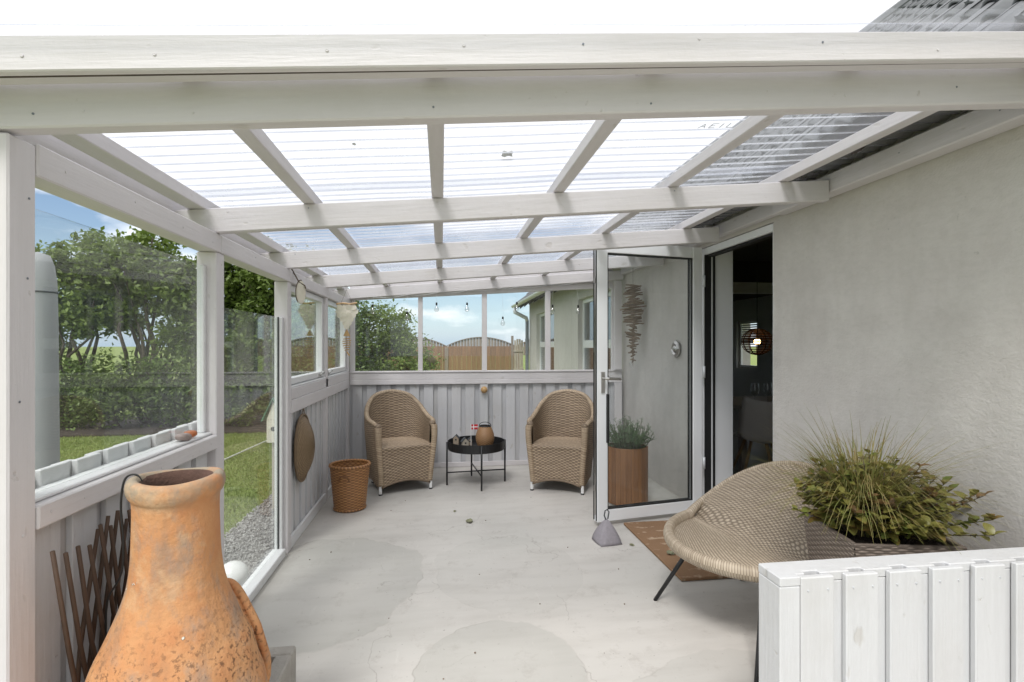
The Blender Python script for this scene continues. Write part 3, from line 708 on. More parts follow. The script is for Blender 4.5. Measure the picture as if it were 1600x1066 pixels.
# door frame, door leaf
def door():
    f = MB(); x0, x1 = 2.025, 2.10
    f.box(x0, 3.775, 0, x1, 3.815, 2.055); f.box(x0, 2.925, 0, x1, 2.935, 2.055); f.box(x0, 2.936, 2.005, x1, 3.774, 2.055)
    f.box(x0+.09, 3.79, 0.0, WX1-.002, 3.816, 2.055)
    fr = f.build('door_frame', M_PVC, house, HL, bevel=.003)
    gk = MB(); gk.box(x0+.003, 3.765, 0, x1-.02, 3.7745, 2.004); gk.box(x1+.0005, 3.765, 0, x1+.014, 3.789, 2.004); gk.box(x0+.02, 2.936, 1.99, x1, 3.764, 2.0045)
    gk.build('gasket', M_DARK, fr, HL)
    tr = MB(); tr.box(2.0, 2.925, -.02, 2.27, 3.81, .02); tr.build('threshold', M_STEEL, fr, HL)
    hinge = Vector((1.985, 3.765, 0)); free = Vector((1.10, 3.605, 0)); d = free-hinge; Ld = d.length
    dd = MB(); w = .085; t = .062; H = 2.055; z0 = .03
    # local: x along the leaf from hinge to free edge, y thickness
    dd.box(0, -t/2, z0, w, t/2, H); dd.box(Ld-w, -t/2, z0, Ld, t/2, H); dd.box(w, -t/2+.001, z0, Ld-w, t/2-.001, z0+w); dd.box(w, -t/2+.001, H-w, Ld-w, t/2-.001, H)
    door = dd.build('door', M_PVC, house, bevel=.004)
    door.location = hinge-Vector(HL); door.rotation_euler = (0, 0, math.atan2(d.y, d.x))
    MB().box(w, -.006, z0+w, Ld-w, .006, H-w).build('pane', M_GLASS, door)
    gk = MB()
    for s in (-1, 1):
        yy0, yy1 = sorted((s*.0065, s*(t/2-.004))); e = .006
        gk.box(w+.0005, yy0, z0+w, w+e, yy1, H-w); gk.box(Ld-w-e, yy0, z0+w, Ld-w-.0005, yy1, H-w); gk.box(w+e, yy0, z0+w, Ld-w-e, yy1, z0+w+e); gk.box(w+e, yy0, H-w-e, Ld-w-e, yy1, H-w)
    gk.box(Ld+.0003, -t/2+.010, z0+.01, Ld+.006, -t/2+.018, H-.01); gk.box(Ld+.0003, t/2-.014, z0+.01, Ld+.006, t/2-.006, H-.01)
    gk.build('gasket', M_DARK, door)
    mb = MB(); mb.box(Ld+.001, -.012, .08, Ld+.0035, .012, H-.06)
    for z in (.25, .75, 1.25, 1.75): mb.box(Ld+.004, -.008, z, Ld+.009, .008, z+.04)
    mb.build('lock_strip', M_STEEL, door)
    for z in (.35, 1.05, 1.75):
        mb = MB(); mb.tube([(-.012, t/2+.004, z), (-.012, t/2+.004, z+.09)], .010, 10); mb.build('hinge', M_GUT, door, smooth=True)
    for s in (-1, 1):
        mb = MB(); mb.box(Ld-w/2-.014, s*t/2, .96, Ld-w/2+.014, s*(t/2+.009), 1.11)
        mb.tube([(Ld-w/2, s*(t/2+.008), 1.065), (Ld-w/2, s*(t/2+.05), 1.065), (Ld-w/2-.02, s*(t/2+.055), 1.065), (Ld-w/2-.115, s*(t/2+.055), 1.06)], .0095, 10)
        mb.build('handle', M_STEEL, door)
    mb = MB(); mb.box(Ld-w-.001, t/2, .60, Ld-w+.014, t/2+.02, .95); mb.box(Ld-w-.001, -t/2-.02, .98, Ld-w+.014, -t/2, 1.05); mb.build('door_catch', M_DARK, door)
door()
# lintel boards over the door and along the wall
# ------------------------------------------------------------------ veranda
VL = (.5, 3.4, 0)
ver = thing('veranda', 'pale grey painted timber veranda with glazed sides and clear roof', 'veranda', VL)
XI, XO = -.95, -1.03
def rb(X): return 1.862+.0855*X                 # underside height of the rafters
SL = .0855
for Y in (1.28, 2.34, 3.37, 4.45, 5.49):
    xe = 2.0 if Y > 4 else 1.925
    MB().beam((-1.12, Y+.0225, rb(-1.12)), (xe if Y > 1.3 else 2.015, Y+.0225, rb(xe if Y > 1.3 else 2.015)), .045, .104).build('rafter', P_S, ver, VL, bevel=.004)
# front fascia: board plus batten behind it
mb = MB(); mb.beam((-1.55, 1.19, 1.801), (2.9, 1.19, 2.183), .022, .075); mb.build('fascia', P_S, ver, VL, bevel=.003)
mb = MB(); mb.beam((-1.14, 1.2295, 1.857-.014), (2.015, 1.2295, 1.857-.014+3.155*.0872), .042, .07); mb.build('batten', P_S, ver, VL, bevel=.003)
for i, X in enumerate((-1.03, -.572, -.018, .54, 1.10, 1.68)):
    w = .075 if i == 0 else .052
    z = rb(X)+.105
    MB().box(X-w/2, 1.251, z, X+w/2, 5.70, z+.048).build('purlin', P_Y, ver, VL, bevel=.003)
MB().box(-1.15, 1.17, 1.80, -1.121, 5.72, 1.955).build('eave_board', P_Y, ver, VL, bevel=.003)
for k, (y0, y1) in enumerate(((1.13, 2.37), (2.30, 3.47), (3.40, 4.60), (4.53, 5.76))):
    ny = int((y1-y0)/.08*10)
    ys = np.linspace(y0, y1, ny); xs = np.linspace(-1.16, 1.985, 12)
    X, Y = np.meshgrid(xs, ys, indexing='ij'); sag = .003*np.sin(X*5.6+1.)*np.sin(Y*2.)
    Z = rb(X)+.153+.013+.0095*np.cos(2*math.pi*Y/.08)+.0035*(k % 2)+sag
    o = MB().grid(np.stack([X-VL[0], Y-VL[1], Z], -1), 1, 1).build('roof_sheet', M_SHEET, ver, smooth=True)
# faint maker's stamp on the underside of a sheet
def stamp():
    mb = MB(); z0 = lambda X: rb(X)+.1515
    strokes = {'A': [(0, 0, .5, 1), (.5, 1, 1, 0), (.25, .4, .75, .4)], 'E': [(0, 0, 0, 1), (0, 1, .9, 1), (0, .5, .7, .5), (0, 0, .9, 0)], 'I': [(0, 0, 0, 1)], 'L': [(0, 1, 0, 0), (0, 0, .9, 0)]}
    x = .925
    for ch in 'AEIL':
        for (a, b, c, d) in strokes[ch]:
            A = Vector((x+a*.025, 1.77+b*-.035, 0)); B = Vector((x+c*.025, 1.77+d*-.035, 0))
            A.z = z0(A.x); B.z = z0(B.x); mb.tube([A, B], .0016, 4)
        x += .026 if ch == 'I' else .042
    mb.build('stamp', M_GUT, ver, VL, stuff=True)
stamp()
mb = MB(); mb.beam((-1.14, 1.2042, 1.857-.0205), (2.015, 1.2042, 1.857-.0205+3.155*.0872), .0055, .04); mb.build('gap_shade_strip', M_GAPSHADE, ver, VL)  # dark strip standing in for the shade in the fascia-batten gap
# posts
for (y0, y1) in ((1.28, 1.36), (2.345, 2.425), (3.37, 3.45), (4.45, 4.52), (5.47, 5.55)):
    zt = 1.699 if y0 > 1.3 else 1.772; MB().box(XO, y0, -.0 if y0 < 4 else .0, XI, y1, zt).build('post', P_Z, ver, VL, bevel=.004)
for (y0, y1) in ((1.3605, 2.385), (2.3855, 3.41), (3.4105, 5.56)):
    MB().box(XO+.004, y0, 1.70, XI+.004, y1, 1.779).build('top_plate', P_Y, ver, VL, bevel=.004)
# wall plates on the house side
MB().box(1.93, 1.25, 2.07, 2.015, 2.80, 2.165).build('wall_plate', P_Y, ver, VL, bevel=.005)
MB().box(1.965, 2.801, 2.085, 2.015, 5.49, 2.17).build('wall_plate', P_Y, ver, VL, bevel=.004)
MB().box(1.95, 3.60, 2.171, 2.012, 5.49, 2.20).build('wall_strip', P_Y, ver, VL, bevel=.003)
# lower side walls: boards (proud and recessed), rails, sills
def cladding(axis, a0, a1, plane, z0, z1, side, pitch=.15, wp=.098, par=ver, off=VL, mats=(P_BD, P_BD2), jit=0.0):
    """axis 'x': boards along X at Y=plane, room side = -Y; axis 'y': along Y at X=plane, room side +X"""
    n = int(round((a1-a0)/pitch)); pitch = (a1-a0)/n
    h = z1-z0
    if axis == 'x':
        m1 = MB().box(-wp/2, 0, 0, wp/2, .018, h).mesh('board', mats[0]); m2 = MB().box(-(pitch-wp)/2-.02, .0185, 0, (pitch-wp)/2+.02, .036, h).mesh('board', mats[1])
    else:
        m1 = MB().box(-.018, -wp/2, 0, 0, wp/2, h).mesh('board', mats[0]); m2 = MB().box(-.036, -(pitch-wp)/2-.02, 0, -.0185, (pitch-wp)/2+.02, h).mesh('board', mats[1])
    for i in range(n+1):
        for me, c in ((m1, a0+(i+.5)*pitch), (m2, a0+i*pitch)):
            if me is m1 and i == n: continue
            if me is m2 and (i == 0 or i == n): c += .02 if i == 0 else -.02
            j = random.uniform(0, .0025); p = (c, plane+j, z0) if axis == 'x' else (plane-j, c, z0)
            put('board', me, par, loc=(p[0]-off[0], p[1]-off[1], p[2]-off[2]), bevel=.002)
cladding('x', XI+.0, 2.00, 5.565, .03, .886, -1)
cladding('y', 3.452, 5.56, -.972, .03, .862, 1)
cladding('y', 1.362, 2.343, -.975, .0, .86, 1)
# outer cladding with stepped tops, seen over the sill through the glass
for i in range(31):
    y = 1.365+i*.137
    if y+.1 < 2.44 or y > 3.42: MB().box(-1.0555, y, -.1, -1.038, y+.104, .972+random.uniform(-.002, .002)).build('outer_board', P_WX, ver, VL, bevel=.002)
    if y+.16 < 2.50 or y > 3.42: MB().box(-1.075, y+.085, -.1, -1.056, y+.155, .9695).build('outer_board', P_WX, ver, VL, bevel=.002)
bx = lambda a, nm, m, bv=.003: MB().box(*a).build(nm, m, ver, VL, bevel=bv)
bx((-1.015, 1.361, .862, -.945, 2.344, .92), 'sill', P_Y, .004)            # bay 1 rail
bx((-1.036, 1.361, .921, -.968, 2.344, .932), 'sill_board', P_W)
bx((-1.015, 3.451, .865, -.945, 5.469, .950), 'rail', P_Y); bx((-1.02, 3.451, .951, -.950, 5.469, 1.025), 'rail', P_Y); bx((-1.03, 3.451, 1.0255, -.955, 5.469, 1.038), 'sill_board', P_W)
bx((-.972+.001, 3.452, 0, -.952, 5.55, .075), 'baseboard', P_W); bx((-.95, 5.545, 0, 1.99, 5.5645, .05), 'baseboard', P_X)
bx((-.948, 5.535, .888, 2.0, 5.60, .938), 'rail', P_X); bx((-.949, 5.54, .939, 2.0, 5.60, 1.012), 'rail', P_X); bx((-.948, 5.53, 1.0125, 2.0, 5.60, 1.03), 'sill_board', P_X)
bx((1.90, 5.50, 1.031, 1.985, 5.56, 2.02), 'end_post', P_Z); bx((1.90, 5.50, .0, 1.985, 5.534, .886), 'end_post', P_Z)
# glazing bay 1
bx((-1.006, 1.375, .933, -1.000, 2.3215, 1.64), 'glass_pane', M_GLASS, 0); bx((-1.018, 1.3605, .933, -.985, 1.375, 1.64), 'stop_strip', P_W); bx((-1.018, 2.322, .933, -.990, 2.344, 1.64), 'stop_strip', P_W)
# glazing bay 2: free topped panel down to the floor
bx((-1.006, 2.445, .05, -.998, 3.335, 1.475), 'glass_pane', M_GLASS, 0); bx((-1.02, 3.336, .0, -.975, 3.369, 1.475), 'stop_strip', P_W); bx((-1.02, 2.426, .0, -.985, 2.444, 1.475), 'stop_strip', P_W)
bx((-1.03, 2.445, .001, -.952, 3.335, .05), 'sill', P_W, .004)
bx((-.998, 3.327, .05, -.992, 3.3355, 1.475), 'gasket', M_DARK, 0)
# side windows, bays 3 and 4
for (y0, y1) in ((3.455, 4.445), (4.525, 5.465)):
    f = MB(); z0, z1 = 1.045, 1.695; w = .042; a, b = -1.02, -.972
    f.box(a, y0, z0, b, y0+w, z1); f.box(a, y1-w, z0, b, y1, z1); f.box(a, y0+w, z0, b, y1-w, z0+w); f.box(a, y0+w, z1-w, b, y1-w, z1)
    o = f.build('window', P_W, ver, VL, bevel=.003)
    MB().box(-1.003, y0+w, z0+w, -.997, y1-w, z1-w).build('pane', M_GLASS, o, VL)
    yl = y1-.14 if y0 < 4 else y0+.10
    mb = MB(); mb.box(-.9715, yl-.03, 1.052, -.966, yl+.03, 1.072); mb.tube([(-.96, yl-.02, 1.062), (-.955, yl+.02, 1.078), (-.955, yl+.06, 1.082)], .007, 8); mb.ball((-.955, yl+.062, 1.082), .011, 10); mb.build('handle', M_STEEL, o, VL)
# back windows
def top(X): return 1.772+.062*(X+.9)
fx = [(-.900, -.247), (-.200, .433), (.486, 1.130), (1.186, 1.885)]
for (a, b) in fx:
    MB().box(a, 5.575, 1.032, b, 5.581, min(top(a), top(b))+.012).build('glass_pane', M_GLASS, ver, VL)
for (a, b) in ((-.948, -.900), (-.247, -.200), (.433, .486), (1.130, 1.186), (1.885, 1.899)):
    MB().add([(a, 5.55, 1.031), (b, 5.55, 1.031), (b, 5.598, 1.031), (a, 5.598, 1.031), (a, 5.55, top(a)), (b, 5.55, top(b)), (b, 5.598, top(b)), (a, 5.598, top(a))],
             [(3, 2, 1, 0), (4, 5, 6, 7), (0, 1, 5, 4), (1, 2, 6, 5), (2, 3, 7, 6), (3, 0, 4, 7)]).build('mullion', P_Z, ver, VL, bevel=.003)
    
def hb(y0, y1, z_lo, z_hi, nm, mat):
    mb = MB(); a, b = -.948, 1.90
    mb.add([(a, y0, z_lo(a)), (b, y0, z_lo(b)), (b, y1, z_lo(b)), (a, y1, z_lo(a)), (a, y0, z_hi(a)), (b, y0, z_hi(b)), (b, y1, z_hi(b)), (a, y1, z_hi(a))],
           [(3, 2, 1, 0), (4, 5, 6, 7), (0, 1, 5, 4), (1, 2, 6, 5), (2, 3, 7, 6), (3, 0, 4, 7)])
    mb.build(nm, mat, ver, VL, bevel=.003)
hb(5.551, 5.599, lambda x: top(x)+.001, lambda x: top(x)+.055, 'header', P_S)
hb(5.56, 5.60, lambda x: top(x)+.056, lambda x: rb(x)+.15, 'header', P_S)
# screw heads and small blemishes in the timber
SC = MB().lathe([(.0027, 0), (.0027, .001), (.0013, .0013), (.0001, .0008)], 10).mesh('screw', M_ZINC); SC2 = MB().lathe([(.0036, 0), (.0034, .0012), (.002, .0016), (.0001, .001)], 10).mesh('screw', P_X)
def screw(x, y, z, rot): put('screw', SC if random.random() < .4 else SC2, ver, loc=(x-VL[0], y-VL[1], z-VL[2]), rot=rot)
for X in (-.85, -.60, -.25, .05, .33, .62, .95, 1.28, 1.6):
    screw(X, 1.1785, 1.801+(X+1.55)*.0858+random.uniform(.02, .06), (R(90), 0, 0))
for X in (-.9, -.8, -.57, -.02, .54, 1.10, 1.45):
    screw(X, 1.2795, rb(X)+random.uniform(.02, .05), (R(90), 0, 0))
for X in (-.90, -.572, -.018, .54, 1.10, 1.68):
    for Y in (2.34, 3.37): screw(X+random.uniform(-.01, .01), Y-.0005, rb(X)+.085, (R(90), 0, 0))
for (y0, y1) in ((1.28, 1.36), (2.345, 2.425), (3.37, 3.45)):
    for z in (.12, .88, 1.15, 1.45, 1.66): screw(XI+.0005, (y0+y1)/2+random.uniform(-.02, .02), z+random.uniform(-.04, .04), (0, R(90), 0))
for Y in (1.45, 1.75, 2.05, 2.3, 2.8, 3.6, 4.0, 4.8): screw(XI+.0045, Y, 1.74+random.uniform(-.02, .02), (0, R(90), 0))
for Y in (1.4, 1.52, 1.9, 2.28): screw(-.9445, Y, .89+random.uniform(-.01, .01), (0, R(90), 0))
for Y in (1.55, 1.95, 2.35, 2.7): screw(1.9295, Y, 2.12, (0, R(-90), 0))
# ------------------------------------------------------------------ low parapet at the right front
par = thing('parapet', 'low white boarded parapet with notched top at the front right', 'low wall', (1.4, 1.33, 0))
PO = (1.4, 1.33, 0); PX0, PX1, PY0, PY1, PH = .908, 2.012, 1.283, 1.382, .67
pitch = .1365; nb = 8; gx0 = PX0+.062
poly = [(PX0, PY1), (PX1, PY1), (PX1, PY0+.019)]
for i in reversed(range(nb)):
    x = gx0+i*pitch
    if x+.075 < PX1: poly += [(x+.072, PY0+.019), (x+.072, PY0+.034), (x+.026, PY0+.034), (x+.026, PY0+.019)]
poly += [(gx0-.001, PY0+.019), (gx0-.001, PY0), (PX0, PY0)]
MB().prism(poly, .645, PH).build('cap', P_WX, par, PO, bevel=.0025)
bo = MB().box(0, 0, 0, .1, .0185, PH-.003).mesh('board', P_WX)
for i in range(nb):
    x = gx0+i*pitch
    if x+.1 < PX1: put('board', bo, par, loc=(x-PO[0], PY0-random.uniform(.0, .002)-PO[1], 0), bevel=.003)
bi = MB().box(0, 0, 0, .0365+.03, .017, .644).mesh('board', P_WX)
for i in range(nb):
    x = gx0+.1+i*pitch-.015
    if x+.08 < PX1: put('board', bi, par, loc=(x-PO[0], PY0+.0195-PO[1], 0), bevel=.002)
MB().box(PX0, PY0+.0005, 0, gx0-.0015, PY1-.001, .6445).build('end_board', P_WX, par, PO, bevel=.003)
MB().box(gx0, PY0+.037, 0, PX1, PY1-.001, .6445).build('inner_board', P_WX, par, PO)
nl = MB()
for i in range(nb):
    x = gx0+i*pitch
    for dx in (.02, .08): nl.tube([(x+dx, PY0-.0035, .632), (x+dx, PY0+.001, .632)], .0025, 8)
nl.build('nail_heads', M_GUT, par, PO, stuff=True)

# ------------------------------------------------------------------ wicker armchair
def armchair(name, label):
    t = thing(name, label, 'armchair', group='wicker armchairs at the back wall')
    ctrl = [(-.265, -.285, .585), (-.290, -.20, .615), (-.300, -.06, .625), (-.295, .08, .665), (-.255, .19, .745), (-.165, .265, .820), (0, .295, .850),
            (.165, .265, .820), (.255, .19, .745), (.295, .08, .665), (.300, -.06, .625), (.290, -.20, .615), (.265, -.285, .585)]
    path = smooth_path(ctrl, 400)
    def at(u): return np.stack([np.interp(u, np.linspace(0, 1, 400), path[:, k]) for k in range(3)], -1)
    def outer(u, v):
        p = at(u); z = .058+(p[..., 2]-.058)*v; s = .86+.14*np.clip(v*1.25, 0, 1)**.8
        back = np.clip((p[..., 1]+.1)/.4, 0, 1)
        arch = .035*np.sin(np.pi*np.clip((u-.05)/.25, 0, 1))+.035*np.sin(np.pi*np.clip((u-.7)/.25, 0, 1))
        z = z+arch*(1-v)
        return np.stack([p[..., 0]*s, p[..., 1]*(s-.06*(1-v)*back), z], -1)
    def inner(u, v):
        p = at(u); z = .37+(p[..., 2]-.37)*(1-v); s = .80-.05*v
        return np.stack([p[..., 0]*(.86-.04*v), p[..., 1]*(.84-.12*v*np.clip(p[..., 1]*4, 0, 1)), z], -1)
    mb = MB(); wgrid(mb, outer, 44, 62, 4, 3, .005); wgrid(mb, inner, 40, 38, 4, 3, .005); mb.build('backrest', W_ARM, t, smooth=True)
    # rolled braided rim
    def roll(u, v):
        p = at(u); e = at(np.clip(u+.004, 0, 1))-at(np.clip(u-.004, 0, 1)); e /= np.linalg.norm(e, axis=-1, keepdims=True)
        up = np.zeros_like(p); up[..., 2] = 1; sd = np.cross(e, up); sd /= np.linalg.norm(sd, axis=-1, keepdims=True); nn = np.cross(sd, e)
        a = 2*np.pi*(v+u*0); r = .024
        c = p*np.array([.93, .93, 1])
        return c+sd*(np.cos(a)*r)[..., None]-nn*(np.sin(a)*r)[..., None]
    mb = MB(); wrapgrid(mb, roll, 120, 2.0, 12, .004)
    mb.build('rim', W_RIM, t, smooth=True)
    # rolled arm fronts going down
    for s in (-1, 1):
        mb = MB()
        c = smooth_path([(s*.247, -.255, .59), (s*.252, -.285, .56), (s*.250, -.285, .45), (s*.232, -.272, .25), (s*.220, -.258, .08)], 60)
        def tb(u, v, c=c):
            p = np.stack([np.interp(u, np.linspace(0, 1, 60), c[:, k]) for k in range(3)], -1); a = 2*np.pi*v; r = .034-.009*u
            return p+np.stack([np.cos(a)*r, -np.sin(a)*r, a*0], -1)
        wrapgrid(mb, tb, 38, 2.0, 12, .004); mb.ball(tuple(c[0]+np.array([0, .012, -.004])), .033, 14)
        mb.build('arm_front', W_RIM, t, smooth=True)
    def seat(u, v):
        x = (u-.5)*2; L = .36+.50; s = v*L
        fr = s < .34
        zf = .060+.05*(1-x**2)*np.clip(1-s/.34, 0, 1)+s*(.345-.0)/.34
        z1 = np.where(fr, np.minimum(zf, .42), .405+.015*np.sin(np.clip((s-.34)/.5, 0, 1)*np.pi)*(1-x**2)+.006)
        y = np.where(fr, -.262+.0*s-.012*(s/.34), -.274+(s-.34)*1.0)
        k = np.clip((s-.30)/.08, 0, 1); k = k*k*(3-2*k)
        z1 = zf*(1-k)+(.408+.018*np.sin(np.clip((s-.34)/.5, 0, 1)*np.pi)*(1-x**2))*k
        y = (-.262-.02*(s/.34))*(1-k)+(-.285+(s-.34))*k
        hw = .205+.035*np.clip(s/.34, 0, 1)
        hw = hw-.05*np.clip((s-.6)/.26, 0, 1)
        return np.stack([x*hw, y+0*x, z1+0*x], -1)
    mb = MB(); wgrid(mb, seat, 18, 62, 4, 3, .0045); mb.build('seat', W_ARM, t, smooth=True)
    mb = MB(); mb.tube([(x, -.262-.01*(1-(x/.22)**2), .063+.05*(1-(x/.22)**2)) for x in np.linspace(-.22, .22, 15)], .011, 8); mb.build('lower_trim', W_RIM, t, smooth=True)
    for (x, y) in ((-.228, -.258), (.228, -.258), (-.19, .19), (.19, .19)):
        mb = MB(); mb.lathe([(.001, .012), (.014, .012), (.014, .075), (.001, .075)], 12, (x, y, 0)); leg = mb.build('leg', M_WHITE, t, smooth=False)
        MB().lathe([(.001, 0), (.016, 0), (.016, .0118), (.001, .0118)], 12, (x, y, 0)).build('foot', M_DARK, leg)
    return t
a1 = armchair('wicker_armchair', 'wicker armchair in the left corner beside the waste basket')
a1.location = (-.40, 4.90, 0); a1.rotation_euler = (0, 0, R(20))
a2 = copy_tree(a1); a2['label'] = 'wicker armchair to the right of the black tray table, partly behind the door'
a2.location = (1.12, 4.70, 0); a2.rotation_euler = (0, 0, R(-25))

# ------------------------------------------------------------------ tray table with its load
tb = thing('tray_table', 'round black metal tray table between the two wicker armchairs', 'side table', (.325, 4.87, 0), R(-8))
MB().lathe([(.001, .325), (.262, .325), (.266, .330), (.268, .405), (.265, .405), (.261, .334), (.001, .334)], 48).build('tray', M_BLACK, tb, smooth=False)
for k in range(4):
    a = R(14+90*k); x, y = .277*math.cos(a), .277*math.sin(a)
    MB().tube([(x, y, 0), (x, y, .40)], .0085, 10).build('leg', M_BLACK, tb, smooth=True)
for k in range(2):
    a = R(14+90*k); x, y = .27*math.cos(a), .27*math.sin(a); MB().tube([(x, y, .115+.014*k), (-x, -y, .115+.014*k)], .006, 8).build('cross_bar', M_BLACK, tb, smooth=True)
ln = thing('wicker_lantern', 'barrel shaped wicker lantern with black rim on the tray table', 'lantern', (.405, 4.84, .335))
def lanf(u, v):
    a = -2*np.pi*u; r = .052+.034*np.sin(np.pi*np.clip(v*.93+.05, 0, 1)); return np.stack([r*np.cos(a), r*np.sin(a), v*.205], -1)
mb = MB(); wgrid(mb, lambda u, v: lanf(1-u, v), 30, 20, 3, 4, .0025); mb.build('wicker_body', W_LANT, ln, smooth=True)
MB().tube([(.054*math.cos(a), .054*math.sin(a), .208) for a in np.linspace(0, 2*math.pi, 21)[:-1]], .006, 8, True).build('top_ring', M_BLACK, ln)
MB().tube([(.056*math.cos(a), .01, .208+.035*math.sin(a)) for a in np.linspace(0, math.pi, 15)], .003, 6).build('handle', M_BLACK, ln)
MB().lathe([(.001, .0), (.045, .0), (.045, .006), (.001, .006)], 20).build('base', M_KNOB, ln)
def toyhouse(x, y, w, d, h, lab, mat, rz=0):
    t = thing('toy_house', lab, 'ornament', (x, y, .335), rz, 'small houses on the tray')
    MB().box(-w/2, -d/2, 0, w/2, d/2, h).build('wall', mat, t, bevel=.002)
    rf = MB()
    for s in (-1, 1): rf.add([(0, -d/2-.004, h+w*.55), (s*(w/2+.008), -d/2-.004, h-.006), (s*(w/2+.008), d/2+.004, h-.006), (0, d/2+.004, h+w*.55),
                              (0, -d/2-.004, h+w*.55+.006), (s*(w/2+.008), -d/2-.004, h), (s*(w/2+.008), d/2+.004, h), (0, d/2+.004, h+w*.55+.006)],
                             [(0, 1, 2, 3), (7, 6, 5, 4), (0, 4, 5, 1), (1, 5, 6, 2), (2, 6, 7, 3)])
    rf.build('roof', M_STRAP, t)
    MB().add([(-w/2, -d/2, h), (w/2, -d/2, h), (0, -d/2, h+w*.5), (-w/2, -d/2+.006, h), (w/2, -d/2+.006, h), (0, -d/2+.006, h+w*.5)], [(0, 1, 2), (5, 4, 3), (0, 3, 4, 1), (1, 4, 5, 2), (2, 5, 3, 0)]).build('gable', mat, t)
    MB().box(-.008, -d/2-.002, .003, .008, -d/2-.0003, .028).build('door', M_BLACK, t); MB().box(-.007, -d/2-.002, h-.02, .007, -d/2-.0003, h-.006).build('window', M_BLACK, t)
toyhouse(.215, 4.80, .06, .045, .075, 'small whitewashed house with a black gabled roof on the tray', M_PALEWD, R(12))
toyhouse(.135, 4.85, .05, .045, .10, 'taller narrow brown house at the left of the tray', M_CARD, R(-10))
toyhouse(.265, 4.87, .035, .035, .075, 'narrow brown house closest to the little flag', M_CARD, R(5))
fl = thing('table_flag', 'small red flag with a white cross standing on the tray table', 'flag', (.272, 4.82, .335))
MB().tube([(0, 0, 0), (0, 0, .235)], .0025, 6).build('pole', M_FLAGW, fl)
MB().lathe([(.001, 0), (.018, 0), (.016, .006), (.001, .008)], 16).build('foot', M_FLAGW, fl)
MB().box(.003, -.001, .180, .063, .001, .228).build('cloth', M_RED, fl)
mb = MB(); mb.box(.021, -.0025, .180, .028, .0025, .228); mb.box(.003, -.0022, .2005, .0205, .0022, .2075); mb.box(.0285, -.0022, .2005, .063, .0022, .2075); mb.build('white_cross', M_FLAGW, fl)

# wooden knob on its pale board
kb = thing('knob_board', 'pale upright board with a round wooden knob above the lantern', 'wall hook', (.452, 5.56, .40))
MB().box(-.042, -.020, 0, .042, -.002, .484).build('board', P_WX, kb, bevel=.002)
MB().ball((0, -.05, .425), .037, 20).build('knob', M_KNOB, kb, smooth=True)
MB().tube([(0, -.021, .425), (0, -.04, .425)], .012, 10).build('peg', M_KNOB, kb)

# ------------------------------------------------------------------ waste basket
wb = thing('waste_basket', 'round orange brown wicker waste basket on the floor by the left wall', 'basket', (-.725, 4.25, 0))
def bf(u, v):
    a = 2*np.pi*u; r = .118+.034*v; return np.stack([r*np.cos(a), r*np.sin(a), .004+v*.345], -1)
mb = MB(); wgrid(mb, bf, 30, 32, 4, 4, .004); wgrid(mb, lambda u, v: bf(1-u, v)*np.array([.96, .96, 1]), 40, 22, 2, 3, .003); mb.build('wicker_body', W_BASK, wb, smooth=True)
def bt(R0, z0, r):
    def f(u, v):
        a = 2*np.pi*u; b = 2*np.pi*v; return np.stack([(R0+r*np.cos(b))*np.cos(a), (R0+r*np.cos(b))*np.sin(a), z0+r*np.sin(b)], -1)
    return f
mb = MB(); wrapgrid(mb, bt(.150, .352, .010), 70, 1.0, 8, .002); mb.build('rim', W_BASK, wb, smooth=True)
mb = MB(); wrapgrid(mb, bt(.118, .012, .008), 60, 1.0, 8, .002); mb.build('foot_ring', W_BASK, wb, smooth=True)
MB().lathe([(.001, .006), (.112, .006)], 24).build('bottom', W_BASK, wb)
for an in (-98, 82):
    a0 = R(an); pts = []
    for k in range(13):
        f = math.pi*k/12; da = .26*math.cos(f); r = .157-.008*(1-math.sin(f)); pts.append((r*math.cos(a0+da), r*math.sin(a0+da), .25+.045*math.sin(f)))
    MB().tube(pts, .006, 7).build('handle', W_BASK, wb, smooth=True)

# ------------------------------------------------------------------ hanging straw basket on the left wall
hs = thing('hanging_straw_basket', 'round flat straw basket hanging on the left wall behind the post', 'basket', (-.952, 3.70, .60))
def sf(u, v):
    a = 2*np.pi*u; r = .225*v; x = .075*(1-v**2.4)+.004; return np.stack([x+0*a, .82*r*np.cos(a), r*np.sin(a)], -1)
mb = MB(); wgrid(mb, lambda u, v: sf(u, .04+.96*v), 48, 34, 3, 4, .004); mb.build('straw_disc', W_STRAW, hs, smooth=True)
mb = MB(); mb.tube([(.008, .185*math.cos(a), .225*math.sin(a)) for a in np.linspace(0, 2*math.pi, 41)[:-1]], .010, 8, True); mb.build('rim', W_STRAW, hs, smooth=True)
mb = MB(); mb.tube([(.01, -.03, .22), (.012, -.012, .265), (.012, .012, .265), (.01, .03, .22)], .004, 6); mb.build('loop', M_CORD, hs)

# ------------------------------------------------------------------ lounge chair
lc = thing('lounge_chair', 'low curved woven lounge chair on black tube legs in front of the door', 'lounge chair', (1.468, 2.27, 0), R(-70))
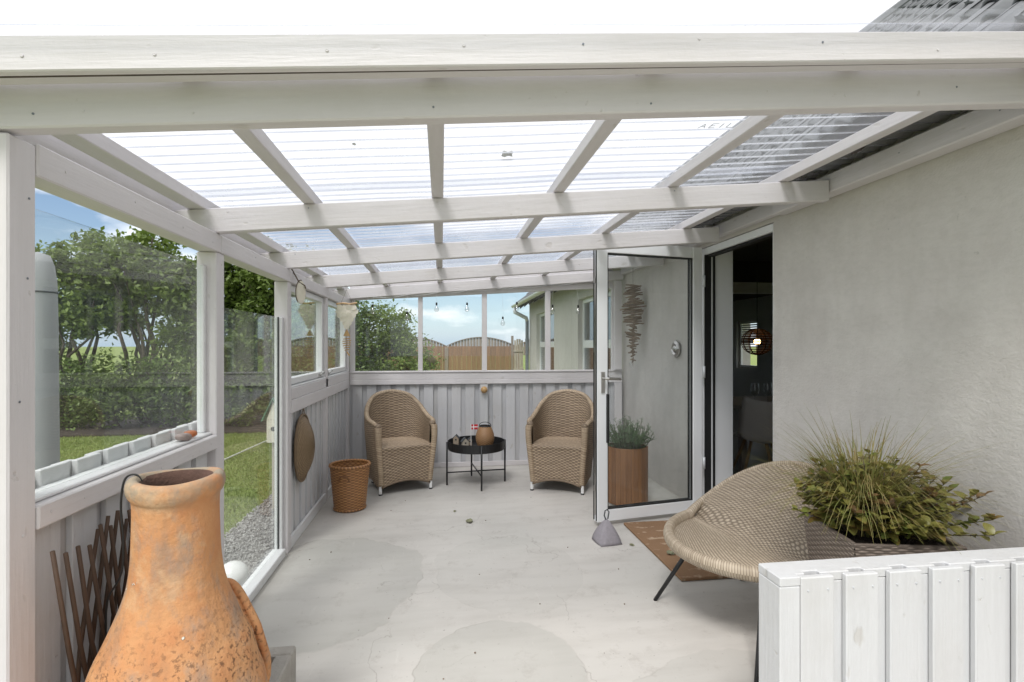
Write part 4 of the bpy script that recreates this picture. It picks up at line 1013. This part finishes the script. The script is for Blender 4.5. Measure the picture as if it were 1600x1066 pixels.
# local: front is -Y
LA, LH0, LH1 = .385, .372, .697
def disc(u, v):
    U, V = (u-.5)*2, (v-.5)*2
    return U*np.sqrt(1-V*V/2), V*np.sqrt(1-U*U/2)
def lq(y):
    return np.clip((y+.05)/1.05, 0, 1)
def lsurf(u, v, dz=0.0, k=1.0):
    x, y = disc(u, v); r2 = x*x+y*y; q = lq(y)
    edge = LH0+.02+(LH1-LH0-.02)*q**1.05-.02*np.clip(-y, 0, 1)
    fold = np.clip((y+.07-.15*x*x)/.12, 0, 1); fold = fold*fold*(3-2*fold)
    dish = .055*(1-r2)**.7*(1-fold)+.03*(1-r2)**.8*fold
    seatz = LH0+.01-.035*(1-r2)**.6
    z = np.maximum(edge-dish, LH0-.06) if False else (1-fold)*seatz+fold*(edge-.02*(1-r2)+.05*np.clip(q-.05, 0, 1)*(1-r2))
    yy = y+fold*.18*(1-r2)
    return np.stack([x*LA*k, yy*LA*k, z+dz], -1)
_v = np.linspace(0, 1, 401); _c = lsurf(np.full(401, .5), _v); _a = np.concatenate([[0], np.cumsum(np.linalg.norm(np.diff(_c, axis=0), axis=1))]); _a /= _a[-1]
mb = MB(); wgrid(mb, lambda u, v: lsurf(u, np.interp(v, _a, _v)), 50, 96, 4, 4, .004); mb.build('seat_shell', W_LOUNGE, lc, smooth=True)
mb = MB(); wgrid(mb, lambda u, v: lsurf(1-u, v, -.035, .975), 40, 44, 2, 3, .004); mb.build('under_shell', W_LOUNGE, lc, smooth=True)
def lrim(u, v):
    a = 2*np.pi*u; x, y = np.cos(a), np.sin(a); q = lq(y)
    c = np.stack([x*LA, y*LA, LH0+.02+(LH1-LH0-.02)*q**1.05-.02*np.clip(-y, 0, 1)-.008], -1); w = np.clip(q*3, 0, 1); r = .014+.015*(1-w)
    b = 2*np.pi*v+a*0; n = np.stack([x, y, 0*x], -1); up = np.array([0, 0, 1.])
    return c+n*(np.cos(b)*r*.8)[..., None]+up*(np.sin(b)*r)[..., None]
mb = MB(); wrapgrid(mb, lrim, 230, 1.5, 12, .0035); mb.build('rim', W_LRIM, lc, smooth=True)
for (x0, y0, x1, y1) in ((-.20, -.17, -.355, -.285), (.20, -.20, .355, -.455), (-.2, .14, -.30, .30), (.2, .14, .30, .30)):
    lg = MB(); lg.tube([(x0, y0, .335), (x1, y1, .0)], [.0115, .0095], 12); lg.build('leg', M_BLACK, lc, smooth=True)
for (a, b) in (((-.20, -.17), (.20, -.17)), ((-.2, .14), (.2, .14)), ((-.20, -.17), (-.2, .14)), ((.20, -.17), (.2, .14))):
    MB().tube([(a[0], a[1], .322), (b[0], b[1], .322)], .008, 8).build('frame_bar', M_BLACK, lc, smooth=True)

# ------------------------------------------------------------------ planter with mixed plants
pl = thing('woven_planter', 'square grey brown woven planter behind the parapet', 'planter', (1.655, 1.77, 0), R(-12))
def side(k, s=1.0):
    c, sn = round(math.cos(k*math.pi/2)), round(math.sin(k*math.pi/2))
    def f(u, v):
        h = .135+.05*v; x = (u-.5)*2*h; y = -h*s+0*x; z = .004+v*.596
        return np.stack([x*c-y*sn, x*sn+y*c, z], -1)
    return f
mb = MB()
for k in range(4): wgrid(mb, side(k), 14, 62, 4, 4, .003)
mb.build('woven_side', W_POT, pl, smooth=True)
mb = MB(); q = .187; w = .014
mb.box(-q, -q, .592, q, -q+w, .604); mb.box(-q, q-w, .592, q, q, .604); mb.box(-q, -q+w, .592, -q+w, q-w, .604); mb.box(q-w, -q+w, .592, q, q-w, .604)
mb.build('rim', W_POT, pl, bevel=.003)
MB().box(-.168, -.168, .55, .168, .168, .575).build('soil', M_SOIL, pl)
pg = thing('planter_plants', 'mixed tan grass and russet leaved plants in the woven planter', 'plant', (1.655, 1.77, .575), R(-12))
def bladeset(n, base_r, H, spread, w, parent, mat, name, seg=6, cx=0, cy=0):
    V = []; F = []
    for _ in range(n):
        a = random.uniform(0, 2*math.pi); b = random.random()**.5*base_r; x, y = cx+b*math.cos(a), cy+b*math.sin(a)
        da = a+random.uniform(-.6, .6); h = H*random.uniform(.55, 1.15); sp = spread*random.uniform(.1, 1.2); drp = random.uniform(.05, .85)
        pd = Vector((-math.sin(da), math.cos(da), 0)); b0 = len(V)
        for i in range(seg+1):
            f = i/seg; r = sp*f**1.7; z = h*(f-drp*f**3); ww = w*(1-f*.92)
            p = Vector((x+math.cos(da)*r, y+math.sin(da)*r, z)); V += [tuple(p-pd*ww), tuple(p+pd*ww)]
        for i in range(seg): F.append((b0+2*i, b0+2*i+1, b0+2*i+3, b0+2*i+2))
    return raw(name, V, F, mat, parent)
bladeset(1000, .08, .47, .36, .0036, pg, L_BLADE, 'grass_tuft', cx=-.03, cy=.04)
leafm = MB(); lp = []
for i in range(5):
    f = i/4; wv = .5*math.sin(math.pi*min(1, f*.92+.04))**.8; zz = .12*math.sin(f*math.pi)-.1*f*f
    lp.append([(-wv*.78, f, zz+.07*wv*2), (0, f, zz), (wv*.78, f, zz+.07*wv*2)])
leafm.add([q for r_ in lp for q in r_], [(3*i+j, 3*i+j+1, 3*i+j+4, 3*i+j+3) for i in range(4) for j in range(2)])
LM = [leafm.mesh('leaf', L_SEDUM, True), leafm.mesh('leaf', L_SEDUM2, True)]
def leafy(parent):
    stem = MB(); nleaf = 0; rest = MB(); base = [tuple(v.co) for v in LM[0].vertices]; bf_ = [tuple(p.vertices) for p in LM[0].polygons]
    todo = []
    for s in range(125):
        a = random.uniform(0, 2*math.pi); b = random.random()**.5
        x0, y0 = .13*b*math.cos(a), .13*b*math.sin(a)
        out = .03+.13*b*random.uniform(.5, 1.2); h = random.uniform(.13, .29)*(1.15-.5*b)
        if math.cos(a) > .3: out += .05*b
        x1, y1 = x0+out*math.cos(a), y0+out*math.sin(a)
        pts = [Vector((x0, y0, -.01)), Vector((x0*.6+x1*.4, y0*.6+y1*.4, h*.6)), Vector((x1, y1, h))]
        stem.tube(pts, [.0026, .002, .0013], 5)
        red = random.random() < (.55 if x1 > .12 else .22)
        for k in range(9):
            f = .35+.65*k/8; p = pts[1].lerp(pts[2], (f-.5)*2) if f > .5 else pts[0].lerp(pts[1], f*2)
            for m in range(2 if k < 8 else 3):
                az = k*1.57+m*math.pi+random.uniform(-.4, .4) if k < 8 else m*2.1+random.uniform(-.3, .3); el = random.uniform(-.35, .45)+(.35 if k > 6 else 0)
                sz = random.uniform(.020, .050)*(1.1-.35*(k/8))
                todo.append((p, az, el, sz, red))
    todo.sort(key=lambda q: -(q[0].z*1.3-q[0].y+.3*q[0].length))
    for i, (p, az, el, sz, red) in enumerate(todo):
        rot = Matrix.Rotation(az, 3, 'Z') @ Matrix.Rotation(el, 3, 'X') @ Matrix.Rotation(random.uniform(-.4, .4), 3, 'Y')
        if i < 280: put('leaf', LM[1 if red else 0], parent, loc=p, rot=rot.to_euler(), scale=(sz, sz*1.25, sz))
        else:
            rest.add([tuple(Vector(p)+rot @ Vector((v[0]*sz, v[1]*sz*1.25, v[2]*sz))) for v in base], bf_)
    rest.build('small_leaves', L_SEDUM, parent, smooth=True, stuff=True)
    stem.build('stem', M_BARK, parent, smooth=True)
leafy(pg)

# ------------------------------------------------------------------ slatted planter with rosemary
sp = thing('slatted_planter', 'tall round planter of upright wooden slats behind the glass door', 'planter', (1.53, 4.12, 0))
slat = MB().add([(-.021, -.006, 0), (.021, -.006, 0), (.021, .006, 0), (-.021, .006, 0), (-.022, -.006, .46), (.022, -.006, .46), (.022, .006, .46), (-.022, .006, .46)],
                [(3, 2, 1, 0), (4, 5, 6, 7), (0, 1, 5, 4), (1, 2, 6, 5), (2, 3, 7, 6), (3, 0, 4, 7)]).mesh('slat', M_SLAT)
for k in range(24):
    a = 2*math.pi*k/24; put('slat', slat, sp, loc=(.162*math.cos(a), .162*math.sin(a), .008), rot=(0, 0, a+math.pi/2), bevel=.002)
MB().lathe([(.001, .0), (.150, .0), (.150, .42), (.001, .42)], 32).build('liner', M_BLACK, sp)
rp = thing('rosemary', 'bushy grey green rosemary growing in the slatted planter', 'plant', (1.53, 4.12, .42))
rc = []; st = MB(); RV = []; RF = []
for s in range(150):
    a = random.uniform(0, 2*math.pi); b = random.random()**.5; r0 = .12*b
    tip = Vector(((r0+.13*b*random.uniform(.6, 1.2))*math.cos(a), (r0+.13*b*random.uniform(.6, 1.2))*math.sin(a), random.uniform(.14, .30)*(1.15-.5*b)))
    p0 = Vector((r0*math.cos(a), r0*math.sin(a), 0)); mid = p0.lerp(tip, .5)+Vector((random.uniform(-.02, .02), random.uniform(-.02, .02), .02))
    st.tube([p0, mid, tip], [.0025, .002, .001], 5)
    for k in range(34):
        f = .15+.85*k/33; p = mid.lerp(tip, f*2-1) if f > .5 else p0.lerp(mid, f*2)
        d = Vector((random.gauss(0, 1), random.gauss(0, 1), random.uniform(.2, 1.4))).normalized()*random.uniform(.015, .027); sd_ = d.orthogonal().normalized()*.0022
        b0 = len(RV); RV += [tuple(p-sd_), tuple(p+sd_), tuple(p+d+sd_*.4), tuple(p+d-sd_*.4)]; RF.append((b0, b0+1, b0+2, b0+3))
raw('foliage', RV, RF, L_ROSE, rp); st.build('stem', M_BARK, rp)

# ------------------------------------------------------------------ chimenea
CH = (-.684, 1.45, 0)
ch = thing('chimenea', 'weathered orange terracotta chimenea standing at the left post', 'chimenea', CH)
prof = [(.001, .03), (.13, .03), (.150, .07), (.195, .15), (.228, .24), (.238, .33), (.232, .39), (.217, .44), (.202, .50), (.178, .555), (.157, .605), (.140, .65), (.129, .69), (.122, .74), (.119, .80), (.1175, .86), (.1195, .893),
        (.128, .905), (.1335, .918), (.134, .932), (.129, .945), (.117, .951), (.105, .948), (.097, .937), (.094, .915), (.097, .86), (.10, .75), (.11, .68), (.15, .56)]
cs = lambda z: .825+.085*min(1, max(0, (.66-z)/.25))
prof = [(r*cs(z), z*1.012) for r, z in prof]
pp = smooth_path([(r, z, 0) for r, z in prof], 150)
k = 144; vs = []
for (r, z, _) in pp:
    for j in range(k):
        a = 2*math.pi*j/k; wob = 1+.012*math.sin(3*a+z*7)+.008*math.sin(5*a-z*11); vs.append((r*math.cos(a)*wob, r*math.sin(a)*wob, z+.004*math.sin(2*a+1)))
fs = []; mdir = R(60); moz, mow, moh = .43, .10, .185
for i in range(len(pp)-1):
    for j in range(k):
        a = 2*math.pi*(j+.5)/k; zz = (pp[i][1]+pp[i+1][1])/2; rr = (pp[i][0]+pp[i+1][0])/2
        da = (a-mdir+math.pi) % (2*math.pi)-math.pi; e = (da*rr/mow)**2+((zz-moz)/moh)**2
        if i < 105 and e < 1 and abs(da) < 1: continue
        fs.append((i*k+j, i*k+(j+1) % k, (i+1)*k+(j+1) % k, (i+1)*k+j))
MB().add(vs, fs).build('body', M_TERRA, ch, smooth=True)
def rad(z):
    zs = [q[1] for q in prof[1:21]]; rs = [q[0] for q in prof[1:21]]; return float(np.interp(z, zs, rs))
loop = []; loop2 = []
for q in range(48):
    f = 2*math.pi*q/48; z = moz+moh*math.sin(f)*1.02; off = mow*math.cos(f)*1.02; r = rad(z); a = mdir+off/max(r, .12)
    loop.append((r*math.cos(a), r*math.sin(a), z))
    e = Vector((math.cos(mdir), math.sin(mdir), 0)); n_ = Vector(loop[-1])+e*(.012+.008*math.sin(f)); loop2.append(tuple(n_))
mm = MB(); m_ = len(loop); inner_ = [tuple(Vector(p)*1.0+Vector((-.01*math.cos(mdir), -.01*math.sin(mdir), 0))) for p in loop]
mm.add(loop+loop2, [(i, (i+1) % m_, m_+(i+1) % m_, m_+i) for i in range(m_)])
mm.tube(loop2, .012, 8, True); mm.build('mouth_lip', M_TERRA, ch, smooth=True)
MB().lathe([(max(.001, r*.93), z) for r, z in prof[1:14]], 48).build('inner_wall', M_SOOT, ch, smooth=True)
MB().lathe([(.0825, .9575), (.0752, .948), (.0725, .925), (.0745, .86), (.0765, .75), (.083, .68), (.11, .57)], 64).build('flue', M_SOOT, ch, smooth=True)
st = MB()
for a in (90, 210, 330):
    x, y = .17*math.cos(R(a)), .17*math.sin(R(a)); st.tube([(x*.8, y*.8, .09), (x*1.1, y*1.1, 0)], .009, 8)
st.tube([(.15*math.cos(a), .15*math.sin(a), .068) for a in np.linspace(0, 2*math.pi, 33)[:-1]], .008, 8, True)
st.build('stand', M_BLACK, ch)
cw = MB(); cw.tube(smooth_path([(-.064, -.01, .89), (-.080, -.012, .955), (-.097, -.014, .9705), (-.117, -.016, .955), (-.126, -.014, .89), (-.128, .0, .80), (-.15, .03, .70), (-.20, .06, .62), (-.222, .09, .52), (-.228, .10, .40), (-.23, .12, .2)], 50).tolist(), .0026, 6)
o = cw.build('cable', M_DARK); o.location = CH; tag(o, 'thin black wire running over the chimenea rim and down the wall side', 'cable')

# grey hollow block beside it
bk = MB(); x0, x1, y0, y1, z1, w = -.80, -.505, 1.60, 1.895, .25, .055
bk.box(x0, y0, 0, x1, y0+w, z1); bk.box(x0, y1-w, 0, x1, y1, z1); bk.box(x0, y0+w, 0, x0+w, y1-w, z1); bk.box(x1-w, y0+w, 0, x1, y1-w, z1)
o = bk.build('hollow_block', M_STONE, bevel=.006); tag(o, 'square hollow grey stone block on the floor beside the chimenea', 'block')
# move origin not needed; block sits where it is built

# ------------------------------------------------------------------ willow trellis leaning on the boards
tr = thing('willow_trellis', 'expanding brown willow trellis leaning on the boards behind the chimenea', 'trellis', (-.925, 1.40, 0))
for k in range(15):
    y0 = -.03+.043*k
    for s in (0, 1):
        b, t_ = (y0, y0+.17) if s == 0 else (y0+.155, y0-.02)
        h = .80+random.uniform(-.025, .025); bow = random.uniform(-.006, .006); x = .016*s
        MB().tube([(x, b, .01), (x+.004, b+(t_-b)*.33+bow, h*.33), (x-.003, b+(t_-b)*.66-bow, h*.66), (x, t_, h)], [.0068, .006, .0058, .005], 7).build('stick', M_BAMB, tr, smooth=True)

# ------------------------------------------------------------------ things hanging and lying about
pd = thing('shell_pendant', 'oval cream shell hanging by a cord on the third post', 'ornament', (-.905, 3.50, 1.72), R(-55))
ov = MB(); ov.ball((0, 0, -.075), .075, 24, (.12, .42, 1.0)); ov.build('shell', M_SHELL, pd, smooth=True)
MB().tube([(-.0, -.075, .10), (0, -.035, .03), (0, -.012, -.01), (.008, .022, -.03), (.008, .028, -.05)], .0045, 6).build('cord', M_CORD, pd)
MB().tube([(0, .033*math.cos(a), -.075+.079*math.sin(a)) for a in np.linspace(math.pi*.45, math.pi*1.3, 19)], .003, 6).build('cord_loop', M_CORD, pd)
hh = thing('capiz_heart', 'heart of overlapping cream shell discs hanging in the far left corner', 'ornament', (-.84, 4.76, 1.67))
for (x, z) in [(-.06, -.03), (-.02, -.03), (.02, -.03), (.06, -.03), (-.07, -.065), (-.03, -.065), (.01, -.065), (.05, -.065), (.075, -.065), (-.06, -.10), (-.02, -.10), (.02, -.10), (.055, -.10), (-.035, -.135), (0, -.135), (.035, -.135), (-.012, -.17), (.018, -.17), (0, -.2)]:
    c = MB(); c.lathe([(.001, -.001), (.026, -.001), (.026, .001), (.001, .001)], 16); me = c.mesh('shell_disc', M_SHELL)
    put('shell_disc', me, hh, loc=(x, random.uniform(-.006, .006), z), rot=(R(90+random.uniform(-12, 12)), R(random.uniform(-12, 12)), 0))
MB().tube([(-.09, 0, .0), (-.03, .004, .008), (.03, -.004, .0), (.09, 0, .012)], .009, 8).build('branch', M_KNOB, hh)
MB().tube([(-.05, 0, .005), (0, 0, .13), (.05, 0, .005)], .0018, 5).build('cord', M_CORD, hh)
fm = thing('fish_mobile', 'small brown wooden fish bone mobile hanging under the shell heart', 'ornament', (-.84, 4.765, 1.47))
MB().add([(-.03, -.004, -.085), (.03, -.004, -.085), (0, -.004, -.02), (-.03, .004, -.085), (.03, .004, -.085), (0, .004, -.02)], [(0, 1, 2), (5, 4, 3), (0, 3, 4, 1), (1, 4, 5, 2), (2, 5, 3, 0)]).build('head', M_KNOB, fm)
MB().tube([(0, 0, -.0), (0, 0, -.26)], .0022, 6).build('cord', M_CORD, fm)
for k, w in enumerate((.030, .038, .036, .032, .026, .020)): MB().tube([(-w, 0, -.105-.02*k-.008), (w, 0, -.105-.02*k)], .0045, 6).build('bone', M_KNOB, fm)
MB().tube([(.0, 0, -.225), (.024, 0, -.262)], .007, 6).build('tail', M_KNOB, fm)

dg = thing('driftwood_garland', 'long garland of grey driftwood sticks hanging on the wall behind the door', 'garland', (1.90, 4.95, 1.93))
z = -.03
MB().tube([(0, 0, .15), (0, 0, -.84)], .002, 5).build('cord', M_CORD, dg)
for k in range(52):
    f = k/51; w = .06+.055*math.sin(f*math.pi*1.4+.3)+.03*(1 if k % 5 == 0 else 0)+random.uniform(-.012, .018)
    if .52 < f < .62 or .15 < f < .2: w *= .5
    z = -.03-.76*f; a = random.uniform(-1.25, -.55); tl = random.uniform(-.018, .018); o_ = random.uniform(-.012, .012)
    c, s = math.cos(a), math.sin(a)
    MB().tube([(-w*c, -w*s+o_, z-tl), (0, o_, z+random.uniform(-.004, .004)), (w*c, w*s+o_, z+tl)], [.007, .010, .006], 6).build('stick', M_DRIFT, dg)
MB().ball((-.02, 0, -.815), .028, 14, (.6, 1, 1)).build('glass_drop', M_CLEAR, dg, smooth=True)
wo = thing('wall_ornament', 'small round metal ornament on the wall behind the glass door', 'ornament', (2.012, 4.21, 1.27))
MB().lathe([(.075, -.006), (.075, -.018), (.052, -.030), (.036, -.018), (.036, -.006)], 8, axis='x').build('plate', M_STEEL, wo)
MB().ball((-.02, 0, 0), .032, 16, (.5, 1, 1)).build('boss', M_STEEL, wo, smooth=True)

# string of bulbs at the back windows
sl_ = thing('string_lights', 'thin cable with clear bulbs strung along the back windows', 'string lights', (.4, 5.40, 1.75))
bulbs = [(-.696, 1.69), (-.351, 1.622), (-.052, 1.717), (.264, 1.72), (.64, 1.576), (.79, 1.732), (1.176, 1.709), (1.456, 1.705)]
cb = []
for i, (x, z) in enumerate(bulbs):
    X = x-.4; Z = z-1.75
    tp = rb(x)-1.75-.003
    s = MB(); s.tube([(X, 0, Z+.0), (X, 0, Z+.028)], .0095, 10); so = s.build('socket', M_BLACK, sl_)
    MB().tube([(X, 0, Z+.028), (X+.003, .0, Z+.07), (X, .06, tp)], .0008, 5).build('wire', M_GUT, sl_)
    b = MB(); b.lathe([(.008, 0), (.012, -.012), (.022, -.030), (.025, -.045), (.020, -.060), (.010, -.067), (.001, -.068)], 16, (X, 0, Z)); b.build('bulb', M_CLEAR, sl_, smooth=True)
cpts = []
for i in range(len(bulbs)-1):
    x0, x1 = bulbs[i][0], bulbs[i+1][0]
    for j in range(6):
        f = j/6; x = x0+(x1-x0)*f; cpts.append((x-.4, .062, rb(x)-1.75-.003-.015*math.sin(f*math.pi)))
MB().tube(cpts, .0012, 5).build('cable', M_GUT, sl_)

# doormat, door stop, leaves, sill shells
o = MB().box(-.31, -.455, 0, .31, .455, .018).build('doormat', M_COIR, bevel=.004); o.location = (1.615, 3.135, .001); tag(o, 'brown coir doormat with faint pattern in front of the open door', 'doormat')
ds = thing('door_stop', 'grey fabric pyramid door stop with loop by the door edge', 'door stop', (1.085, 3.30, 0), R(8))
n = 9; q = []
mb = MB(); P = []
for i in range(n):
    f = i/(n-1); w = .078*(1-f)**.75*(1+.10*math.sin(f*math.pi))+.004; zz = .150*f
    ring = []
    for j in range(16):
        a = 2*math.pi*j/16+math.pi/4; m = 1/max(abs(math.cos(a-math.pi/4+math.pi/4)), abs(math.sin(a)))**.75; ring.append((w*m*math.cos(a), w*m*math.sin(a), zz+.004*math.sin(3*a)*(1-f) if i else 0))
    P += ring
mb.add(P, [(i*16+j, i*16+(j+1) % 16, (i+1)*16+(j+1) % 16, (i+1)*16+j) for i in range(n-1) for j in range(16)]+[tuple(range(16))[::-1]])
mb.build('bag', M_FABRIC, ds, smooth=True)
MB().tube([(-.006, 0, .145), (-.018, 0, .175), (-.012, 0, .205), (.004, 0, .212), (.016, 0, .195), (.008, 0, .150)], .0045, 6).build('loop', M_STRAP, ds)
def dryleaf(x, y, s, lab, rz, z=.003, n=3):
    t = thing('fallen_leaf', lab, 'leaf', (x, y, z), rz)
    for k in range(n):
        put('leaflet', DL, t, loc=(.004*k, .006*k, .002*k), rot=(R(random.uniform(-14, 10)), R(random.uniform(-24, 24)), k*1.9), scale=(s, s, s))
DL = MB().add([(-.3, -.5, .0), (.0, -.6, .12), (.3, -.4, .02), (-.42, .0, .20), (0, 0, .02), (.42, .05, .22), (-.2, .5, .12), (0, .62, .25), (.24, .45, .10)], [(0, 1, 4, 3), (1, 2, 5, 4), (3, 4, 7, 6), (4, 5, 8, 7)]).mesh('leaflet', M_DRYLEAF, True)
dryleaf(.20, 3.79, .05, 'curled dry leaf in the middle of the concrete floor', .4)
dryleaf(1.225, 3.21, .028, 'tiny dry leaf on the floor between door stop and doormat', 1.2, n=2)
dryleaf(1.40, 3.0, .045, 'dry leaf lying on the coir doormat by the lounge chair leg', 2.1, .022)
dryleaf(.10, 4.05, .022, 'very small leaf crumb on the floor before the tray table', .2, n=2)
dryleaf(.262, 2.06, .05, 'dark dry leaf lying on the clear roof sheet in the middle bay', .7, 1.862+.0855*.262+.182, n=2)
dryleaf(-.31, 1.90, .018, 'tiny leaf scrap on the clear roof left of the middle rafter bay', .3, 1.862-.0855*.31+.182, n=1)
cr = MB()
for i in range(30):
    x = random.uniform(-.85, 1.2); y = random.uniform(2.0, 4.6); s = random.uniform(.002, .005); cr.ball((x, y, s*.5), s, 6, (1, random.uniform(.5, 1.4), .6))
tag(cr.build('floor_grit', M_DRIFT, stuff=True), 'scattered specks of dirt and grit on the concrete floor', 'grit')
def snail(x, y, lab, mat, rz):
    t = thing('snail_shell', lab, 'shell', (x, y, .932), rz, 'snail shells on the left sill')
    pts = []; rr = []
    for i in range(44):
        f = i/43; a = f*4.6*math.pi; r = .0165*(1-f)**1.1; pts.append((r*math.cos(a), r*math.sin(a)*.95, .014+.013*f*1.1)); rr.append(.0145*(1-f)**.9+.0012)
    MB().tube(pts, rr, 10).build('spiral', mat, t, smooth=True)
    MB().ball((.004, 0, .012), .012, 12, (1.3, 1, .9)).build('body_whorl', mat, t, smooth=True)
snail(-.985, 2.13, 'greyish snail shell on the sill, nearer the chimenea', M_SNAIL1, .5)
snail(-.985, 2.20, 'orange snail shell on the sill, against the post', M_SNAIL2, 2.)

# outside, beyond the glass
cv_ = thing('covered_heater', 'tall grey dome topped cover standing outside the near window', 'covered patio heater', (-1.88, 2.70, -.15))
MB().lathe([(.001, 0), (.088, 0), (.085, .3), (.079, .9), (.074, 1.55), (.071, 1.72), (.069, 1.76), (.060, 1.83), (.045, 1.875), (.001, 1.89)], 40).build('cover', M_COVER, cv_, smooth=True)
MB().tube([(.072*math.cos(a), .072*math.sin(a), 1.70) for a in np.linspace(0, 2*math.pi, 33)[:-1]], .004, 6, True).build('seam', M_STRAP, cv_)
o = MB().ball((0, 0, .08), .085, 28, (1, 1, .95)).build('garden_globe', M_WHITE, smooth=True); o.location = (-1.215, 3.22, -.13); tag(o, 'round white globe on the gravel behind the glass', 'globe')
o = MB().tube(smooth_path([(-2.9, 4.0, -.10), (-2.75, 5.5, -.11), (-2.65, 6.75, -.105), (-2.53, 8.2, -.10), (-2.45, 9.0, -.11)], 30).tolist(), .010, 6).build('lawn_rope', M_ROPE); tag(o, 'pale rope stretched across the lawn', 'rope')
bh = thing('bird_house', 'small cream bird house with green roof on a post outside', 'bird house', (-1.44, 4.74, -.14))
MB().box(-.02, -.02, 0, .02, .02, .60).build('pole', M_PALEWD, bh)
MB().box(-.055, -.055, .60, .055, .055, .80).build('box', M_SHELL, bh, bevel=.003)
rf = MB()
for s in (-1, 1): rf.add([(0, -.08, .98), (s*.085, -.08, .79), (s*.085, .08, .79), (0, .08, .98), (0, -.08, .99), (s*.095, -.08, .79), (s*.095, .08, .79), (0, .08, .99)], [(0, 1, 2, 3), (7, 6, 5, 4), (0, 4, 5, 1), (1, 5, 6, 2), (2, 6, 7, 3)])
rf.build('roof', M_GREEN, bh)
MB().add([(-.055, -.056, .80), (.055, -.056, .80), (0, -.056, .95), (-.055, .056, .80), (.055, .056, .80), (0, .056, .95)], [(0, 1, 2), (5, 4, 3), (1, 4, 5, 2), (2, 5, 3, 0)]).build('gable', M_SHELL, bh)
mb = MB(); mb.tube([(0, -.0565, .72), (0, -.058, .72)], .02, 14); mb.build('entrance_hole', M_BLACK, bh)

# ------------------------------------------------------------------ inside the house
FZ = -.03
dt = thing('dining_table', 'pale dining table seen through the open door', 'table', (3.75, 5.15, FZ))
MB().box(-.85, -.45, .70, .85, .45, .735).build('table_top', M_TABLE, dt, bevel=.004)
for s in (-1, 1):
    for u in (-1, 1): MB().box(s*.78-.03, u*.38-.03, 0, s*.78+.03, u*.38+.03, .70).build('leg', M_TABLE, dt)
def wineglass(x, y, lab):
    t = thing('wine_glass', lab, 'wine glass', (x, y, FZ+.7355), 0, 'wine glasses on the dining table')
    MB().lathe([(.001, .0), (.035, .0), (.034, .003), (.005, .008), (.0035, .08), (.006, .09), (.028, .105), (.042, .14), (.040, .18), (.033, .215)], 20).build('glass', M_CLEAR, t, smooth=True)
wineglass(3.12, 4.80, 'left wine glass on the dining table seen through the door')
wineglass(3.28, 4.83, 'right wine glass on the dining table, next to the wall edge')
def dchair(x, y, rz, lab):
    t = thing('dining_chair', lab, 'chair', (x, y, FZ), rz, 'shell chairs at the dining table')
    def sh(u, v):
        X = (u-.5)*2; s = v
        z = np.where(s < .5, .45, .45+(s-.5)*2*.38)+.05*X*X
        y_ = np.where(s < .5, -.2+s*2*.38, .18+(s-.5)*2*.08)-.05*X*X*(s > .5)
        return np.stack([X*(.23-.03*s), y_+0*X, z], -1)
    u, v = np.meshgrid(np.linspace(0, 1, 13), np.linspace(0, 1, 19), indexing='ij'); P = sh(u, v)
    m = MB().grid(P, 1, 1); o = m.build('seat_shell', M_SEAT, t, smooth=True); md = o.modifiers.new('solid', 'SOLIDIFY'); md.thickness = .012
    for (a, b) in ((-1, -1), (1, -1), (-1, 1), (1, 1)): MB().tube([(a*.09, b*.08, .44), (a*.22, b*.2, 0)], [.016, .011], 8).build('leg', M_OAK, t, smooth=True)
dchair(2.96, 4.50, R(165), 'pale shell chair with oak legs nearest the open door')
dchair(3.55, 4.40, R(185), 'second pale shell chair, mostly behind the wall edge')
lp_ = thing('pendant_lamp', 'round dark woven pendant lamp with a lit bulb above the table', 'lamp', (3.275, 5.0, 1.34))
mb = MB()
for k_ in range(15):
    f = math.pi*(k_+.7)/15.4; r = .152*math.sin(f); z = -.152*.9*math.cos(f); mb.tube([(r*math.cos(a), r*math.sin(a), z) for a in np.linspace(0, 2*math.pi, 33)[:-1]], .0055, 5, True)
for k_ in range(12):
    a = math.pi*2*k_/12; mb.tube([(.152*math.sin(f)*math.cos(a), .152*math.sin(f)*math.sin(a), -.137*math.cos(f)) for f in np.linspace(.1, math.pi-.1, 15)], .004, 5)
mb.build('shade', M_LAMP, lp_)
MB().ball((0, 0, .0), .032, 16).build('bulb', M_BULB, lp_, smooth=True)
MB().tube([(0, 0, .03), (0, 0, 1.02)], .003, 6).build('cable', M_DARK, lp_)
